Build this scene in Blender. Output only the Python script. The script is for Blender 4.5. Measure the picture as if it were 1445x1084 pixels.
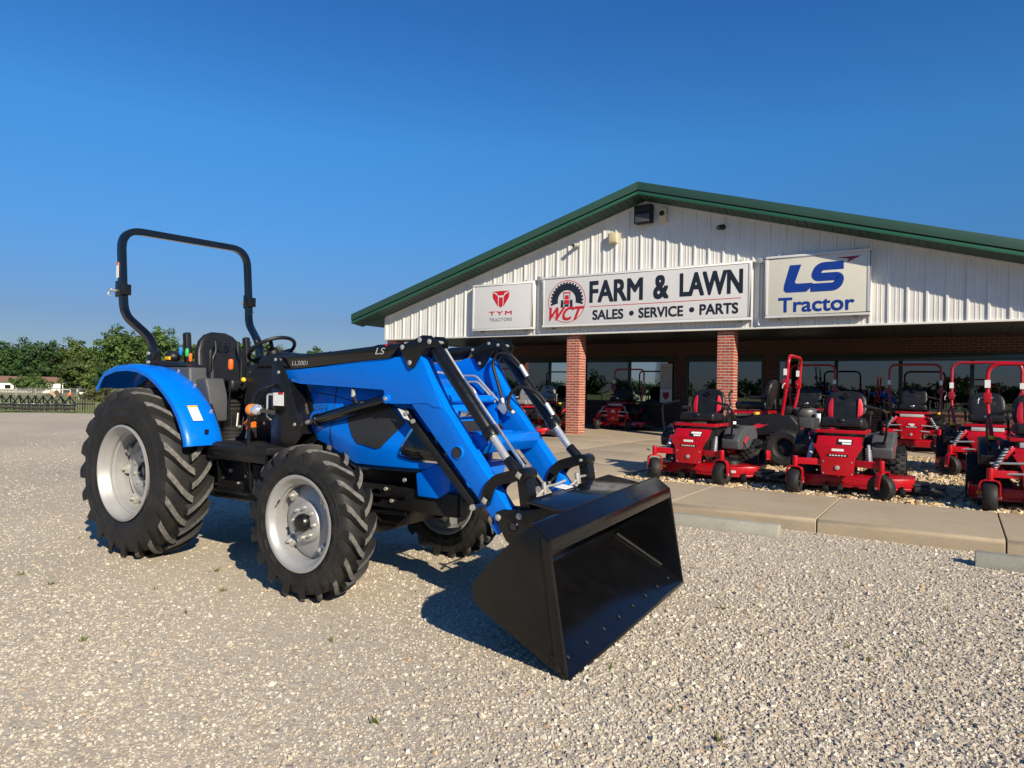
import bpy, bmesh, math, random
import numpy as np
from mathutils import Vector, Matrix, Euler
from math import sin, cos, pi, radians as rad

for o in list(bpy.data.objects):
    bpy.data.objects.remove(o)
S = bpy.context.scene
COL = S.collection
RNG = random.Random(7)
NPR = np.random.RandomState(11)

# ------------------------------------------------------------------ camera
# world: X runs along the shop front, Y into the shop, camera stands over the origin
F_PX, W_PX = 970.0, 1445.0
YAW, ROLL = rad(33.0), math.atan(0.0185)
PITCH = math.atan(6.0 / F_PX)
fw = Vector((-sin(YAW) * cos(PITCH), cos(YAW) * cos(PITCH), sin(PITCH)))
r0 = Vector((cos(YAW), sin(YAW), 0)); u0 = r0.cross(fw)
rt = r0 * cos(ROLL) + u0 * sin(ROLL); up = u0 * cos(ROLL) - r0 * sin(ROLL)
cam_d = bpy.data.cameras.new('camera'); cam = bpy.data.objects.new('camera', cam_d); COL.objects.link(cam)
m3 = Matrix((rt, up, -fw)).transposed()
cam.matrix_world = Matrix.Translation((0, 0, 1.47)) @ m3.to_4x4()
cam_d.sensor_width = 36.0; cam_d.lens = 36.0 * F_PX / W_PX
cam_d.clip_start = 0.05; cam_d.clip_end = 3000
S.camera = cam

# ------------------------------------------------------------------ light
SUN_EL = rad(29.0)
SH = Vector((-0.888, 0.460, 0)).normalized()          # shadows fall this way on the ground
to_sun = Vector((-SH.x * cos(SUN_EL), -SH.y * cos(SUN_EL), sin(SUN_EL)))
world = bpy.data.worlds.new('World'); S.world = world; world.use_nodes = True
nt = world.node_tree; nt.nodes.clear()
sky = nt.nodes.new('ShaderNodeTexSky'); sky.sky_type = 'NISHITA'; sky.sun_disc = False
sky.sun_elevation = SUN_EL; sky.sun_rotation = math.atan2(to_sun.x, to_sun.y)
sky.altitude = 300; sky.air_density = 1.0; sky.dust_density = 0.35; sky.ozone_density = 3.5
bg = nt.nodes.new('ShaderNodeBackground'); bg.inputs[1].default_value = 0.081
wo = nt.nodes.new('ShaderNodeOutputWorld')
# clear-day grade of the whole dome by elevation: hazy grey-blue low down, saturated blue above
wtc = nt.nodes.new('ShaderNodeTexCoord'); wsp = nt.nodes.new('ShaderNodeSeparateXYZ'); wrp = nt.nodes.new('ShaderNodeValToRGB'); wmx = nt.nodes.new('ShaderNodeMix')
wmx.data_type = 'RGBA'; wmx.blend_type = 'MULTIPLY'; wmx.inputs[0].default_value = 1.0
nt.links.new(wtc.outputs['Generated'], wsp.inputs[0]); nt.links.new(wsp.outputs[2], wrp.inputs[0])
el_ = wrp.color_ramp.elements; el_[0].position = 0.0; el_[0].color = (.33, .36, .47, 1); el_[1].position = .087; el_[1].color = (.306, .37, .52, 1)
for p_, c_ in ((.2, (.30, .58, .82, 1)), (.326, (.30, .77, 1.08, 1)), (.47, (.235, .65, 1.06, 1)), (1.0, (.235, .65, 1.06, 1))):
    e_ = el_.new(p_); e_.color = c_
nt.links.new(sky.outputs[0], wmx.inputs[6]); nt.links.new(wrp.outputs[0], wmx.inputs[7]); nt.links.new(wmx.outputs[2], bg.inputs[0]); nt.links.new(bg.outputs[0], wo.inputs[0])
sun_d = bpy.data.lights.new('sun', 'SUN'); sun_d.energy = 4.5; sun_d.angle = rad(0.53); sun_d.color = (1.0, 0.88, 0.69)
sun = bpy.data.objects.new('sun', sun_d); COL.objects.link(sun)
sun.rotation_euler = to_sun.to_track_quat('Z', 'Y').to_euler()
sun.location = (0, -10, 30)
S.view_settings.view_transform = 'Standard'; S.view_settings.look = 'None'
S.view_settings.exposure = 0.66; S.view_settings.gamma = 1.0; S.view_settings.use_curve_mapping = False
S.cycles.max_bounces = 8; S.cycles.use_denoising = True

# ------------------------------------------------------------------ helpers
def link(o, parent=None):
    COL.objects.link(o)
    if parent is not None:
        o.parent = parent
    return o

def tag(o, label=None, cat=None, group=None, kind=None):
    if label: o['label'] = label
    if cat: o['category'] = cat
    if group: o['group'] = group
    if kind: o['kind'] = kind
    return o

def empty(name, loc=(0, 0, 0), rz=0.0, label=None, cat=None, group=None, parent=None):
    o = bpy.data.objects.new(name, None); o.location = loc; o.rotation_euler = (0, 0, rz)
    o.empty_display_size = 0.1
    link(o, parent); return tag(o, label, cat, group)

def copy_tree(o, parent=None):
    c = o.copy(); COL.objects.link(c)
    c.parent = parent
    for ch in o.children:
        if ch is not c:
            copy_tree(ch, c)
    return c

class MB:
    """collects shapes, then links them as ONE mesh object"""
    def __init__(s):
        s.v = []; s.f = []; s.mi = []; s.cur = 0
    def add(s, vs, fs, mi=None):
        b = len(s.v); s.v += [tuple(v) for v in vs]
        s.f += [tuple(i + b for i in f) for f in fs]
        s.mi += [s.cur if mi is None else mi] * len(fs); return s
    def box(s, c, d, R=None, mi=None):
        hx, hy, hz = d[0] / 2, d[1] / 2, d[2] / 2
        vs = [Vector((x, y, z)) for x in (-hx, hx) for y in (-hy, hy) for z in (-hz, hz)]
        if R is not None:
            m = Euler(R).to_matrix(); vs = [m @ v for v in vs]
        vs = [v + Vector(c) for v in vs]
        return s.add(vs, [(0, 1, 3, 2), (4, 6, 7, 5), (0, 4, 5, 1), (2, 3, 7, 6), (0, 2, 6, 4), (1, 5, 7, 3)], mi)
    def bb(s, x0, x1, y0, y1, z0, z1, mi=None):
        return s.box(((x0 + x1) / 2, (y0 + y1) / 2, (z0 + z1) / 2), (x1 - x0, y1 - y0, z1 - z0), None, mi)
    def bar(s, a, b, w, h, upv=(0, 0, 1), mi=None):
        a = Vector(a); b = Vector(b); d = (b - a).normalized(); u = Vector(upv)
        sd = d.cross(u)
        if sd.length < 1e-4: sd = d.cross(Vector((0, 1, 0)))
        sd.normalize(); u = sd.cross(d)
        vs = []
        for p in (a, b):
            for i, j in ((-1, -1), (1, -1), (1, 1), (-1, 1)):
                vs.append(p + sd * (i * w / 2) + u * (j * h / 2))
        return s.add(vs, [(0, 1, 2, 3), (7, 6, 5, 4), (0, 4, 5, 1), (1, 5, 6, 2), (2, 6, 7, 3), (3, 7, 4, 0)], mi)
    def prism(s, poly, y0, y1, ax='y', mi=None):
        """poly in (x,z) extruded along y ('y'); (y,z) along x ('x'); (x,y) along z ('z')"""
        def P(a, b, c):
            return {'y': (a, c, b), 'x': (c, a, b), 'z': (a, b, c)}[ax]
        n = len(poly); vs = [P(a, b, y0) for a, b in poly] + [P(a, b, y1) for a, b in poly]
        fs = [tuple(range(n - 1, -1, -1)), tuple(range(n, 2 * n))] + [(i, (i + 1) % n, n + (i + 1) % n, n + i) for i in range(n)]
        return s.add(vs, fs, mi)
    def tube(s, path, r, n=10, closed=False, cap=True, mi=None):
        P = [Vector(p) for p in path]; m = len(P)
        rs = r if isinstance(r, (list, tuple)) else [r] * m
        T = []
        for i in range(m):
            a = P[(i - 1) % m] if (closed or i > 0) else P[i]
            b = P[(i + 1) % m] if (closed or i < m - 1) else P[i]
            T.append((b - a).normalized())
        u = T[0].orthogonal().normalized(); vs = []
        for i in range(m):
            u = (u - T[i] * u.dot(T[i]))
            u = u.normalized() if u.length > 1e-6 else T[i].orthogonal().normalized()
            w = T[i].cross(u)
            for k in range(n):
                a = 2 * pi * k / n
                vs.append(P[i] + (u * cos(a) + w * sin(a)) * rs[i])
        fs = []
        for i in range(m if closed else m - 1):
            j = (i + 1) % m
            for k in range(n):
                fs.append((i * n + k, i * n + (k + 1) % n, j * n + (k + 1) % n, j * n + k))
        if cap and not closed:
            fs.append(tuple(range(n - 1, -1, -1))); fs.append(tuple((m - 1) * n + k for k in range(n)))
        return s.add(vs, fs, mi)
    def cyl(s, a, b, r, n=16, mi=None):
        return s.tube([a, b], r, n, mi=mi)
    def lathe(s, prof, c=(0, 0, 0), n=32, ax='y', mi=None, closed=False, cap=True):
        """prof: list of (radius, offset along axis)"""
        c = Vector(c); vs = []; fs = []; m = len(prof)
        for r, h in prof:
            for k in range(n):
                a = 2 * pi * k / n
                if ax == 'y': v = (r * cos(a), h, r * sin(a))
                elif ax == 'x': v = (h, r * cos(a), r * sin(a))
                else: v = (r * cos(a), r * sin(a), h)
                vs.append(c + Vector(v))
        for i in range(m if closed else m - 1):
            j = (i + 1) % m
            for k in range(n):
                fs.append((i * n + k, i * n + (k + 1) % n, j * n + (k + 1) % n, j * n + k))
        if not closed and cap:
            if prof[0][0] > 1e-4: fs.append(tuple(range(n - 1, -1, -1)))
            if prof[-1][0] > 1e-4: fs.append(tuple((m - 1) * n + k for k in range(n)))
        return s.add(vs, fs, mi)
    def ell(s, c, r, n=14, m=9, R=None, mi=None, p=1.0):
        vs = []; fs = []; M = Euler(R).to_matrix() if R else None
        def sp(x): return math.copysign(abs(x) ** p, x)
        for i in range(m + 1):
            t = pi * i / m
            for k in range(n):
                a = 2 * pi * k / n
                v = Vector((sp(sin(t)) * sp(cos(a)) * r[0], sp(sin(t)) * sp(sin(a)) * r[1], sp(cos(t)) * r[2]))
                if M: v = M @ v
                vs.append(v + Vector(c))
        for i in range(m):
            for k in range(n):
                fs.append((i * n + k, (i + 1) * n + k, (i + 1) * n + (k + 1) % n, i * n + (k + 1) % n))
        return s.add(vs, fs, mi)
    def loft(s, secs, cap=True, mi=None):
        n = len(secs[0]); vs = [p for sec in secs for p in sec]; fs = []
        for i in range(len(secs) - 1):
            for k in range(n):
                fs.append((i * n + k, i * n + (k + 1) % n, (i + 1) * n + (k + 1) % n, (i + 1) * n + k))
        if cap:
            fs.append(tuple(range(n - 1, -1, -1))); b = (len(secs) - 1) * n; fs.append(tuple(b + k for k in range(n)))
        return s.add(vs, fs, mi)
    def sheet(s, rows, mi=None):
        m = len(rows[0]); vs = [p for r in rows for p in r]
        fs = [(i * m + k, i * m + k + 1, (i + 1) * m + k + 1, (i + 1) * m + k) for i in range(len(rows) - 1) for k in range(m - 1)]
        return s.add(vs, fs, mi)
    def build(s, name, mat, parent=None, bevel=0.0, seg=2, smooth=35, solid=0.0, loc=None, rot=None, subd=0):
        me = bpy.data.meshes.new(name)
        bm = bmesh.new()
        bv = [bm.verts.new(v) for v in s.v]
        for f, mi in zip(s.f, s.mi):
            try:
                fc = bm.faces.new([bv[i] for i in f]); fc.material_index = mi
            except ValueError:
                pass
        bmesh.ops.remove_doubles(bm, verts=bm.verts, dist=1e-5)
        if solid:
            bmesh.ops.recalc_face_normals(bm, faces=bm.faces)
            r = bmesh.ops.solidify(bm, geom=list(bm.faces), thickness=solid)
        bmesh.ops.recalc_face_normals(bm, faces=bm.faces)
        if bevel > 0:
            ed = [e for e in bm.edges if len(e.link_faces) == 2 and e.calc_face_angle(0) > rad(28)]
            if ed:
                bmesh.ops.bevel(bm, geom=ed, offset=bevel, segments=seg, profile=0.6, affect='EDGES', clamp_overlap=True)
        if subd:
            bmesh.ops.subdivide_edges(bm, edges=bm.edges, cuts=subd, use_grid_fill=True)
        bm.to_mesh(me); bm.free()
        if not smooth: me.polygons.foreach_set('use_smooth', [False] * len(me.polygons))
        if smooth:
            me.polygons.foreach_set('use_smooth', [True] * len(me.polygons))
            me.set_sharp_from_angle(angle=rad(smooth))
        for mm in (mat if isinstance(mat, (list, tuple)) else [mat]):
            me.materials.append(M[mm] if isinstance(mm, str) else mm)
        o = bpy.data.objects.new(name, me)
        if loc: o.location = loc
        if rot: o.rotation_euler = rot
        return link(o, parent)

def raw_mesh(name, V, Fs, mat, parent=None, colors=None, smooth=False):
    """numpy triangles (or quads) to a mesh object; colors per face -> attribute 'tint'"""
    me = bpy.data.meshes.new(name); n = len(V); k = Fs.shape[1]
    me.vertices.add(n); me.vertices.foreach_set('co', V.astype(np.float32).ravel())
    me.loops.add(Fs.size); me.loops.foreach_set('vertex_index', Fs.astype(np.int32).ravel())
    me.polygons.add(len(Fs)); me.polygons.foreach_set('loop_start', np.arange(0, Fs.size, k, dtype=np.int32))
    me.polygons.foreach_set('loop_total', np.full(len(Fs), k, dtype=np.int32))
    me.polygons.foreach_set('use_smooth', np.full(len(Fs), bool(smooth)))
    if colors is not None:
        at = me.attributes.new('tint', 'FLOAT_COLOR', 'FACE')
        c = np.ones((len(Fs), 4), np.float32); c[:, :3] = colors
        at.data.foreach_set('color', c.ravel())
    me.update(calc_edges=True)
    me.materials.append(M[mat]); o = bpy.data.objects.new(name, me); return link(o, parent)

def rpath(pts, r=0.05, n=5, closed=False):
    """polyline with rounded corners"""
    P = [Vector(p) for p in pts]; out = []
    rng = range(len(P)) if closed else range(1, len(P) - 1)
    if not closed: out.append(P[0])
    for i in rng:
        a, b, c = P[i - 1], P[i], P[(i + 1) % len(P)]
        d1 = (a - b); d2 = (c - b); q = min(r, d1.length * .49, d2.length * .49)
        p0 = b + d1.normalized() * q; p2 = b + d2.normalized() * q
        for k in range(n + 1):
            t = k / n; out.append(p0 * (1 - t) ** 2 + b * 2 * t * (1 - t) + p2 * t * t)
    if not closed: out.append(P[-1])
    return out

# ------------------------------------------------------------------ materials
M = {}
def nodes(name):
    m = bpy.data.materials.new(name); m.use_nodes = True; t = m.node_tree
    M[name] = m; return m, t, t.nodes['Principled BSDF']
def N(t, kind, **kw):
    n = t.nodes.new(kind)
    for k, v in kw.items():
        if k in ('inp',):
            for a, b in v.items(): n.inputs[a].default_value = b
        else: setattr(n, k, v)
    return n
def ramp(t, fac, stops):
    n = t.nodes.new('ShaderNodeValToRGB'); e = n.color_ramp.elements
    while len(e) < len(stops): e.new(0.5)
    for i, (p, c) in enumerate(stops):
        e[i].position = p; e[i].color = (*c, 1) if len(c) == 3 else c
    t.links.new(fac, n.inputs[0]); return n.outputs[0]
def coords(t, obj=True, scale=None):
    tc = t.nodes.new('ShaderNodeTexCoord'); o = tc.outputs['Object' if obj else 'Generated']
    return o
def mixc(t, fac, a, b, mode='MIX'):
    n = t.nodes.new('ShaderNodeMix'); n.data_type = 'RGBA'; n.blend_type = mode
    for s, v in ((n.inputs[0], fac), (n.inputs[6], a), (n.inputs[7], b)):
        if hasattr(v, 'links'): t.links.new(v, s)
        elif isinstance(v, (tuple, list)): s.default_value = (*v, 1) if len(v) == 3 else v
        else: s.default_value = v
    return n.outputs[2]
def noise(t, co, sc, det=4, rough=.6):
    n = N(t, 'ShaderNodeTexNoise', inp={'Scale': sc, 'Detail': det, 'Roughness': rough}); t.links.new(co, n.inputs['Vector']); return n.outputs['Fac']
def bump(t, h, p, strength=.3, dist=.01):
    b = N(t, 'ShaderNodeBump', inp={'Strength': strength, 'Distance': dist}); t.links.new(h, b.inputs['Height']); t.links.new(b.outputs[0], p.inputs['Normal']); return b

def simple(name, col, rough=.5, metal=0.0, var=.12, vs=6.0, bmp=0.0, bs=60.0, coat=0.0, dust=0.0, spec=None, streak=0.0):
    """painted / plastic / metal surface with slight mottling, a little dust and uneven gloss"""
    m, t, p = nodes(name); co = coords(t)
    f = noise(t, co, vs)
    dark = tuple(c * (1 - var) for c in col); lite = tuple(min(1, c * (1 + var)) for c in col)
    c = ramp(t, f, [(.3, dark), (.7, lite)])
    if dust:
        f2 = noise(t, co, 3.1, 6, .7)
        d = ramp(t, f2, [(.45, (0, 0, 0)), (.75, (dust, dust, dust))])
        c = mixc(t, d, c, (.36, .32, .26))
    if streak:
        mp_ = N(t, 'ShaderNodeMapping'); mp_.inputs['Scale'].default_value = (5, 5, .35); t.links.new(co, mp_.inputs[0])
        c = mixc(t, 1.0, c, ramp(t, noise(t, mp_.outputs[0], 1.6, 6, .7), [(.35, (1 - streak,) * 3), (.6, (1, 1, 1))]), 'MULTIPLY')
    t.links.new(c, p.inputs['Base Color'])
    f3 = noise(t, co, 14, 5)
    rr = ramp(t, f3, [(.25, (max(.02, rough - .07),) * 3), (.8, (min(1, rough + .1),) * 3)])
    t.links.new(rr, p.inputs['Roughness'])
    p.inputs['Metallic'].default_value = metal
    if coat:
        p.inputs['Coat Weight'].default_value = coat; p.inputs['Coat Roughness'].default_value = .05
    if spec is not None: p.inputs['Specular IOR Level'].default_value = spec
    if bmp: bump(t, noise(t, co, bs, 3), p, bmp, .004)
    return m

simple('blue_paint', (.0, .146, .66), .28, var=.04, coat=.06, dust=.0, spec=.22)
simple('black_paint', (.0045, .0045, .005), .30, var=.2, coat=.12, dust=.012, spec=.4)
simple('black_gloss', (.004, .004, .0045), .15, var=.2, coat=.35, dust=.008)
simple('black_matte', (.007, .007, .0075), .55, var=.25, dust=.03, spec=.35)
simple('bucket_black', (.0045, .0045, .005), .16, var=.25, dust=.0, bmp=.03, bs=18, spec=.5)
simple('chassis_black', (.006, .006, .006), .42, var=.3, dust=.04, spec=.4)
simple('plastic_black', (.009, .009, .010), .45, var=.15, bmp=.2, bs=350, spec=.4)
simple('plastic_grey', (.060, .062, .066), .55, var=.1, bmp=.2, bs=300)
simple('vinyl_black', (.008, .008, .009), .42, var=.15, bmp=.2, bs=220, spec=.4)
simple('vinyl_grey', (.20, .195, .18), .5, var=.08, bmp=.2, bs=220)
simple('rubber', (.011, .0108, .0105), .62, var=.25, dust=.04, bmp=.2, bs=90, spec=.4)
simple('lug_worn', (.12, .115, .105), .85, var=.45, vs=30, bmp=.4, bs=120)
simple('rim_silver', (.36, .36, .355), .42, metal=.35, var=.06)
simple('chrome', (.82, .82, .84), .12, metal=1.0, var=.03)
simple('zinc', (.55, .54, .50), .38, metal=.6, var=.1)
simple('rod_silver', (.50, .50, .50), .25, metal=.55, var=.08)
simple('pipe_zinc', (.58, .62, .66), .28, metal=.9, var=.08)
simple('red_paint', (.40, .003, .011), .3, var=.06, coat=.2, dust=.01, spec=.35)
simple('darkened_red', (.30, .006, .012), .38, var=.08, coat=.2)  # shade put into the red of the roll bars; deck skirts share it
simple('red_vinyl', (.55, .012, .03), .5, var=.06)
simple('white_metal', (.65, .64, .61), .42, var=.05, vs=2, streak=.05)
simple('white_paint', (.78, .78, .76), .45, var=.04)
simple('sign_white', (.60, .60, .60), .35, var=.02, vs=1.5)
simple('sign_cream', (.60, .58, .50), .35, var=.02, vs=1.5)
simple('sign_navy', (.012, .016, .026), .4, var=.05)
simple('sign_red', (.50, .012, .02), .4, var=.05)
simple('sign_blue', (.004, .035, .25), .4, var=.05)
simple('sign_darkred', (.24, .008, .03), .4, var=.05)
simple('sign_grey', (.34, .35, .36), .45, metal=.4)
simple('green_metal', (.026, .070, .050), .42, var=.05, vs=2)
simple('sunlit_green', (.020, .100, .057), .35, var=.05, vs=2)  # fascia green brightened for the lip, its sunlit look put into the colour
simple('green_soffit', (.025, .06, .045), .5, var=.08)
simple('dark_green', (.008, .022, .016), .4)
simple('dark_trim', (.012, .018, .018), .4)
simple('interior', (.02, .02, .022), .8)
simple('beige_plastic', (.52, .46, .30), .5)
simple('orange', (.75, .13, .015), .4)
simple('lever_blue', (.01, .17, .55), .4)
simple('lever_green', (.02, .38, .08), .4)
simple('yellow', (.70, .42, .02), .45)
simple('amber', (.75, .20, .01), .12, coat=.5)
simple('decal_white', (.72, .72, .70), .5, var=.08, vs=60)
simple('decal_grey', (.42, .42, .42), .5)
simple('grey_engine', (.09, .09, .09), .45, metal=.5)
simple('wood_grey', (.20, .18, .15), .8, var=.3)
simple('house_white', (.62, .60, .55), .7, var=.08)
simple('roof_brown', (.20, .11, .075), .8, var=.2)
simple('tractor_red', (.55, .02, .02), .4)
simple('bark', (.075, .06, .045), .9, var=.4, bmp=.5, bs=12)
simple('post_grey', (.30, .30, .29), .6)
simple('door_chute', (.014, .014, .015), .55, var=.2, dust=.08)

# clear lens
m, t, p = nodes('lens_clear'); p.inputs['Base Color'].default_value = (.8, .82, .84, 1); p.inputs['Roughness'].default_value = .05
p.inputs['Metallic'].default_value = .75
# headlight: smoked glossy
m, t, p = nodes('headlight'); p.inputs['Base Color'].default_value = (.006, .006, .008, 1); p.inputs['Roughness'].default_value = .06
p.inputs['Coat Weight'].default_value = .6
# hood mesh screen
m, t, p = nodes('mesh_screen'); co = coords(t)
v = N(t, 'ShaderNodeTexVoronoi', inp={'Scale': 190.0}); t.links.new(co, v.inputs['Vector'])
t.links.new(ramp(t, v.outputs['Distance'], [(.3, (.003, .003, .003)), (.55, (.030, .029, .027))]), p.inputs['Base Color']); p.inputs['Roughness'].default_value = .5
# window glass: reflective dark pane
m, t, p = nodes('window_glass'); o = [n for n in t.nodes if n.type == 'OUTPUT_MATERIAL'][0]
g = N(t, 'ShaderNodeBsdfGlossy', inp={'Roughness': .01}); g.inputs['Color'].default_value = (.80, .86, .92, 1)
d = N(t, 'ShaderNodeBsdfTransparent'); d.inputs['Color'].default_value = (.22, .24, .25, 1)
fr = N(t, 'ShaderNodeFresnel', inp={'IOR': 2.75}); mx = N(t, 'ShaderNodeMixShader')
co = coords(t); wv = noise(t, co, .9, 2)
b = N(t, 'ShaderNodeBump', inp={'Strength': .02, 'Distance': .02}); t.links.new(wv, b.inputs['Height']); t.links.new(b.outputs[0], g.inputs['Normal'])
t.links.new(fr.outputs[0], mx.inputs[0]); t.links.new(d.outputs[0], mx.inputs[1]); t.links.new(g.outputs[0], mx.inputs[2]); t.links.new(mx.outputs[0], o.inputs[0])

# stones: per-face tint
def tint_mat(name, rough=.9, grain=.25, gs=180, transl=0.0):
    m, t, p = nodes(name); a = N(t, 'ShaderNodeAttribute', attribute_name='tint')
    co = coords(t); f = noise(t, co, gs, 4)
    g = ramp(t, f, [(.25, (1 - grain,) * 3), (.75, (1 + grain * .3,) * 3)])
    c = mixc(t, 1.0, a.outputs['Color'], g, 'MULTIPLY')
    t.links.new(c, p.inputs['Base Color']); p.inputs['Roughness'].default_value = rough
    p.inputs['Specular IOR Level'].default_value = .25
    if transl:
        p.inputs['Transmission Weight'].default_value = 0
        o = [n for n in t.nodes if n.type == 'OUTPUT_MATERIAL'][0]
        tr = N(t, 'ShaderNodeBsdfTranslucent'); t.links.new(c, tr.inputs[0])
        mx = N(t, 'ShaderNodeMixShader'); mx.inputs[0].default_value = transl
        t.links.new(p.outputs[0], mx.inputs[1]); t.links.new(tr.outputs[0], mx.inputs[2]); t.links.new(mx.outputs[0], o.inputs[0])
    return m
tint_mat('stone'); tint_mat('leaf', .6, .15, 3, .25); tint_mat('brick_bits', .85, .35, 60); tint_mat('blade', .6, .1, 30, .3)

# gravel sheet under the loose stones
m, t, p = nodes('gravel'); co = coords(t)
v1 = N(t, 'ShaderNodeTexVoronoi', inp={'Scale': 62.0}); t.links.new(co, v1.inputs['Vector'])
v2 = N(t, 'ShaderNodeTexVoronoi', inp={'Scale': 135.0}); t.links.new(co, v2.inputs['Vector'])
def vcol(v):
    sp = N(t, 'ShaderNodeSeparateColor'); t.links.new(v.outputs['Color'], sp.inputs[0])
    return ramp(t, sp.outputs[0], [(0, (.27, .235, .185)), (.3, (.44, .385, .30)), (.62, (.54, .48, .385)), (.85, (.62, .57, .48)), (1, (.33, .305, .27))])
mpg = N(t, 'ShaderNodeMapping'); mpg.inputs['Scale'].default_value = (.35, 1.25, 1); t.links.new(co, mpg.inputs[0])
big = noise(t, mpg.outputs[0], .62, 5, .65)
sel = ramp(t, noise(t, co, 9, 3), [(.42, (0, 0, 0)), (.58, (1, 1, 1))])
c = mixc(t, sel, vcol(v1), vcol(v2))
fine = ramp(t, noise(t, co, 420, 3), [(.3, (.42, .36, .275)), (.7, (.60, .53, .42))])
sandy = ramp(t, big, [(.42, (0.15,) * 3), (.62, (.62,) * 3)])
c = mixc(t, sandy, c, fine)
tone = ramp(t, noise(t, co, .21, 4), [(.3, (.74, .735, .73)), (.7, (1.02, 1.0, .96))])
c = mixc(t, 1.0, c, tone, 'MULTIPLY')
t.links.new(c, p.inputs['Base Color']); p.inputs['Roughness'].default_value = .95; p.inputs['Specular IOR Level'].default_value = .15
h = mixc(t, sel, v1.outputs['Distance'], v2.outputs['Distance'])
inv = N(t, 'ShaderNodeMath', operation='SUBTRACT'); inv.inputs[0].default_value = 1.0; t.links.new(h, inv.inputs[1])
bump(t, inv.outputs[0], p, .4, .008)

# concrete
def concrete(name, a, b, bs=1.0):
    m, t, p = nodes(name); co = coords(t)
    c = ramp(t, noise(t, co, 1.3, 7, .68), [(.28, a), (.72, b)])
    sp = ramp(t, noise(t, co, 95, 4), [(.3, (.80, .80, .80)), (.62, (1.05, 1.05, 1.05))])
    c = mixc(t, 1.0, c, sp, 'MULTIPLY')
    st = ramp(t, noise(t, co, 4.2, 6, .75), [(.55, (1, 1, 1)), (.78, (.78, .75, .71))])
    c = mixc(t, .8, c, st, 'MULTIPLY')
    t.links.new(c, p.inputs['Base Color']); p.inputs['Roughness'].default_value = .9; p.inputs['Specular IOR Level'].default_value = .25
    bump(t, noise(t, co, 120, 5), p, .35 * bs, .004); return m
concrete('concrete', (.34, .275, .19), (.43, .355, .255)); concrete('kerb_concrete', (.33, .265, .18), (.41, .335, .235), 2.0)
concrete('stop_concrete', (.27, .265, .215), (.36, .35, .29), 1.6); concrete('mortar', (.52, .45, .36), (.62, .55, .45), .6)

# porch brick: a copy of the column brick, shade darkened into its colours
m, t, p = nodes('shaded_brick'); tc = N(t, 'ShaderNodeTexCoord'); mp = N(t, 'ShaderNodeMapping')
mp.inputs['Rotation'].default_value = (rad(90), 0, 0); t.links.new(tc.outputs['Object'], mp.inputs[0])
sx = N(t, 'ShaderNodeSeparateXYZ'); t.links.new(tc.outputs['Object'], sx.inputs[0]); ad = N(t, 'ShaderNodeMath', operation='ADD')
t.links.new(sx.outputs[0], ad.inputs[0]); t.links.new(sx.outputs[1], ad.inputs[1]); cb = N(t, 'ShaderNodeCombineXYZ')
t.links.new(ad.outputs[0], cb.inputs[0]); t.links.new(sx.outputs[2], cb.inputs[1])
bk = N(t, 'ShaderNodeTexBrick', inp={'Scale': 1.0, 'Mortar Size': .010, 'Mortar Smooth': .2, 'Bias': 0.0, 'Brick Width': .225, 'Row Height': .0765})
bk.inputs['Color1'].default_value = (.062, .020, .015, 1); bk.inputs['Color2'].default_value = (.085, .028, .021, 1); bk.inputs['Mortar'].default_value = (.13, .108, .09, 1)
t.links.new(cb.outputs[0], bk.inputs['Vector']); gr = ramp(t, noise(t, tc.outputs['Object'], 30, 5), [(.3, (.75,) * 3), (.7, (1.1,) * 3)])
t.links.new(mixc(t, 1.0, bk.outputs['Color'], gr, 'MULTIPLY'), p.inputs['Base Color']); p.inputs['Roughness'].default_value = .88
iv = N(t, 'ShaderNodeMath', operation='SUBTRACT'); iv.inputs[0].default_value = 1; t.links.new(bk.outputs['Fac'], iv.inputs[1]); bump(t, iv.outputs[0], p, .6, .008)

# grass field
m, t, p = nodes('grass'); co = coords(t)
c = ramp(t, noise(t, co, .35, 6, .7), [(.3, (.14, .17, .04)), (.55, (.20, .22, .055)), (.75, (.30, .26, .10))])
t.links.new(c, p.inputs['Base Color']); p.inputs['Roughness'].default_value = .9; bump(t, noise(t, co, 6, 5), p, .8, .2)
# ================================================================== SETTING
LEFT = Vector((-.923, .384, 0)).normalized()
def fall(x, y):
    s = x * LEFT.x + y * LEFT.y
    return -.04 - .0108 * min(max(0, s - 36), 260)
# ground sheet to the horizon
xs = [-1500, -900, -500, -300, -240, -200, -170, -140, -115, -95, -78, -62, -50, -42, -36, -30, -22, -10, 0, 20, 60, 150, 400, 900, 1500]
ys = [-1500, -800, -400, -150, -60, -20, 0, 10, 20, 30, 45, 60, 80, 110, 150, 200, 300, 500, 900, 1500]
g = MB().sheet([[(x, y, fall(x, y)) for x in xs] for y in ys])
tag(g.build('ground', 'grass'), kind='structure', label='rough green and straw grass field beyond the lot')
# gravel lot: one sheet, ragged far edge on the left
edge = []
sd = Vector((-LEFT.y, LEFT.x, 0))
for i in range(61):
    q = -60 + 120 * i / 60
    d = 36.5 + 1.0 * sin(q * .7) + .6 * sin(q * 1.9 + 1) + RNG.uniform(-.5, .5)
    edge.append(LEFT * d + sd * q)
rows = []
for k in range(13):
    tt = k / 12
    rows.append([(e.x * tt + 70 * (1 - tt), e.y * tt + 3 * (1 - tt) + (e.y - 14) * 0, 0.0) for e in edge])
rows[0] = [(70, e.y * 1.0, 0) for e in edge]
rows = [[tuple(Vector((70, e.y * .9, 0)).lerp(Vector((e.x, e.y, 0)), k / 12)) for e in edge] for k in range(13)]
tag(MB().sheet(rows).build('gravel_lot', 'gravel', smooth=0), kind='structure', label='pale crushed limestone gravel lot')

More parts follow.
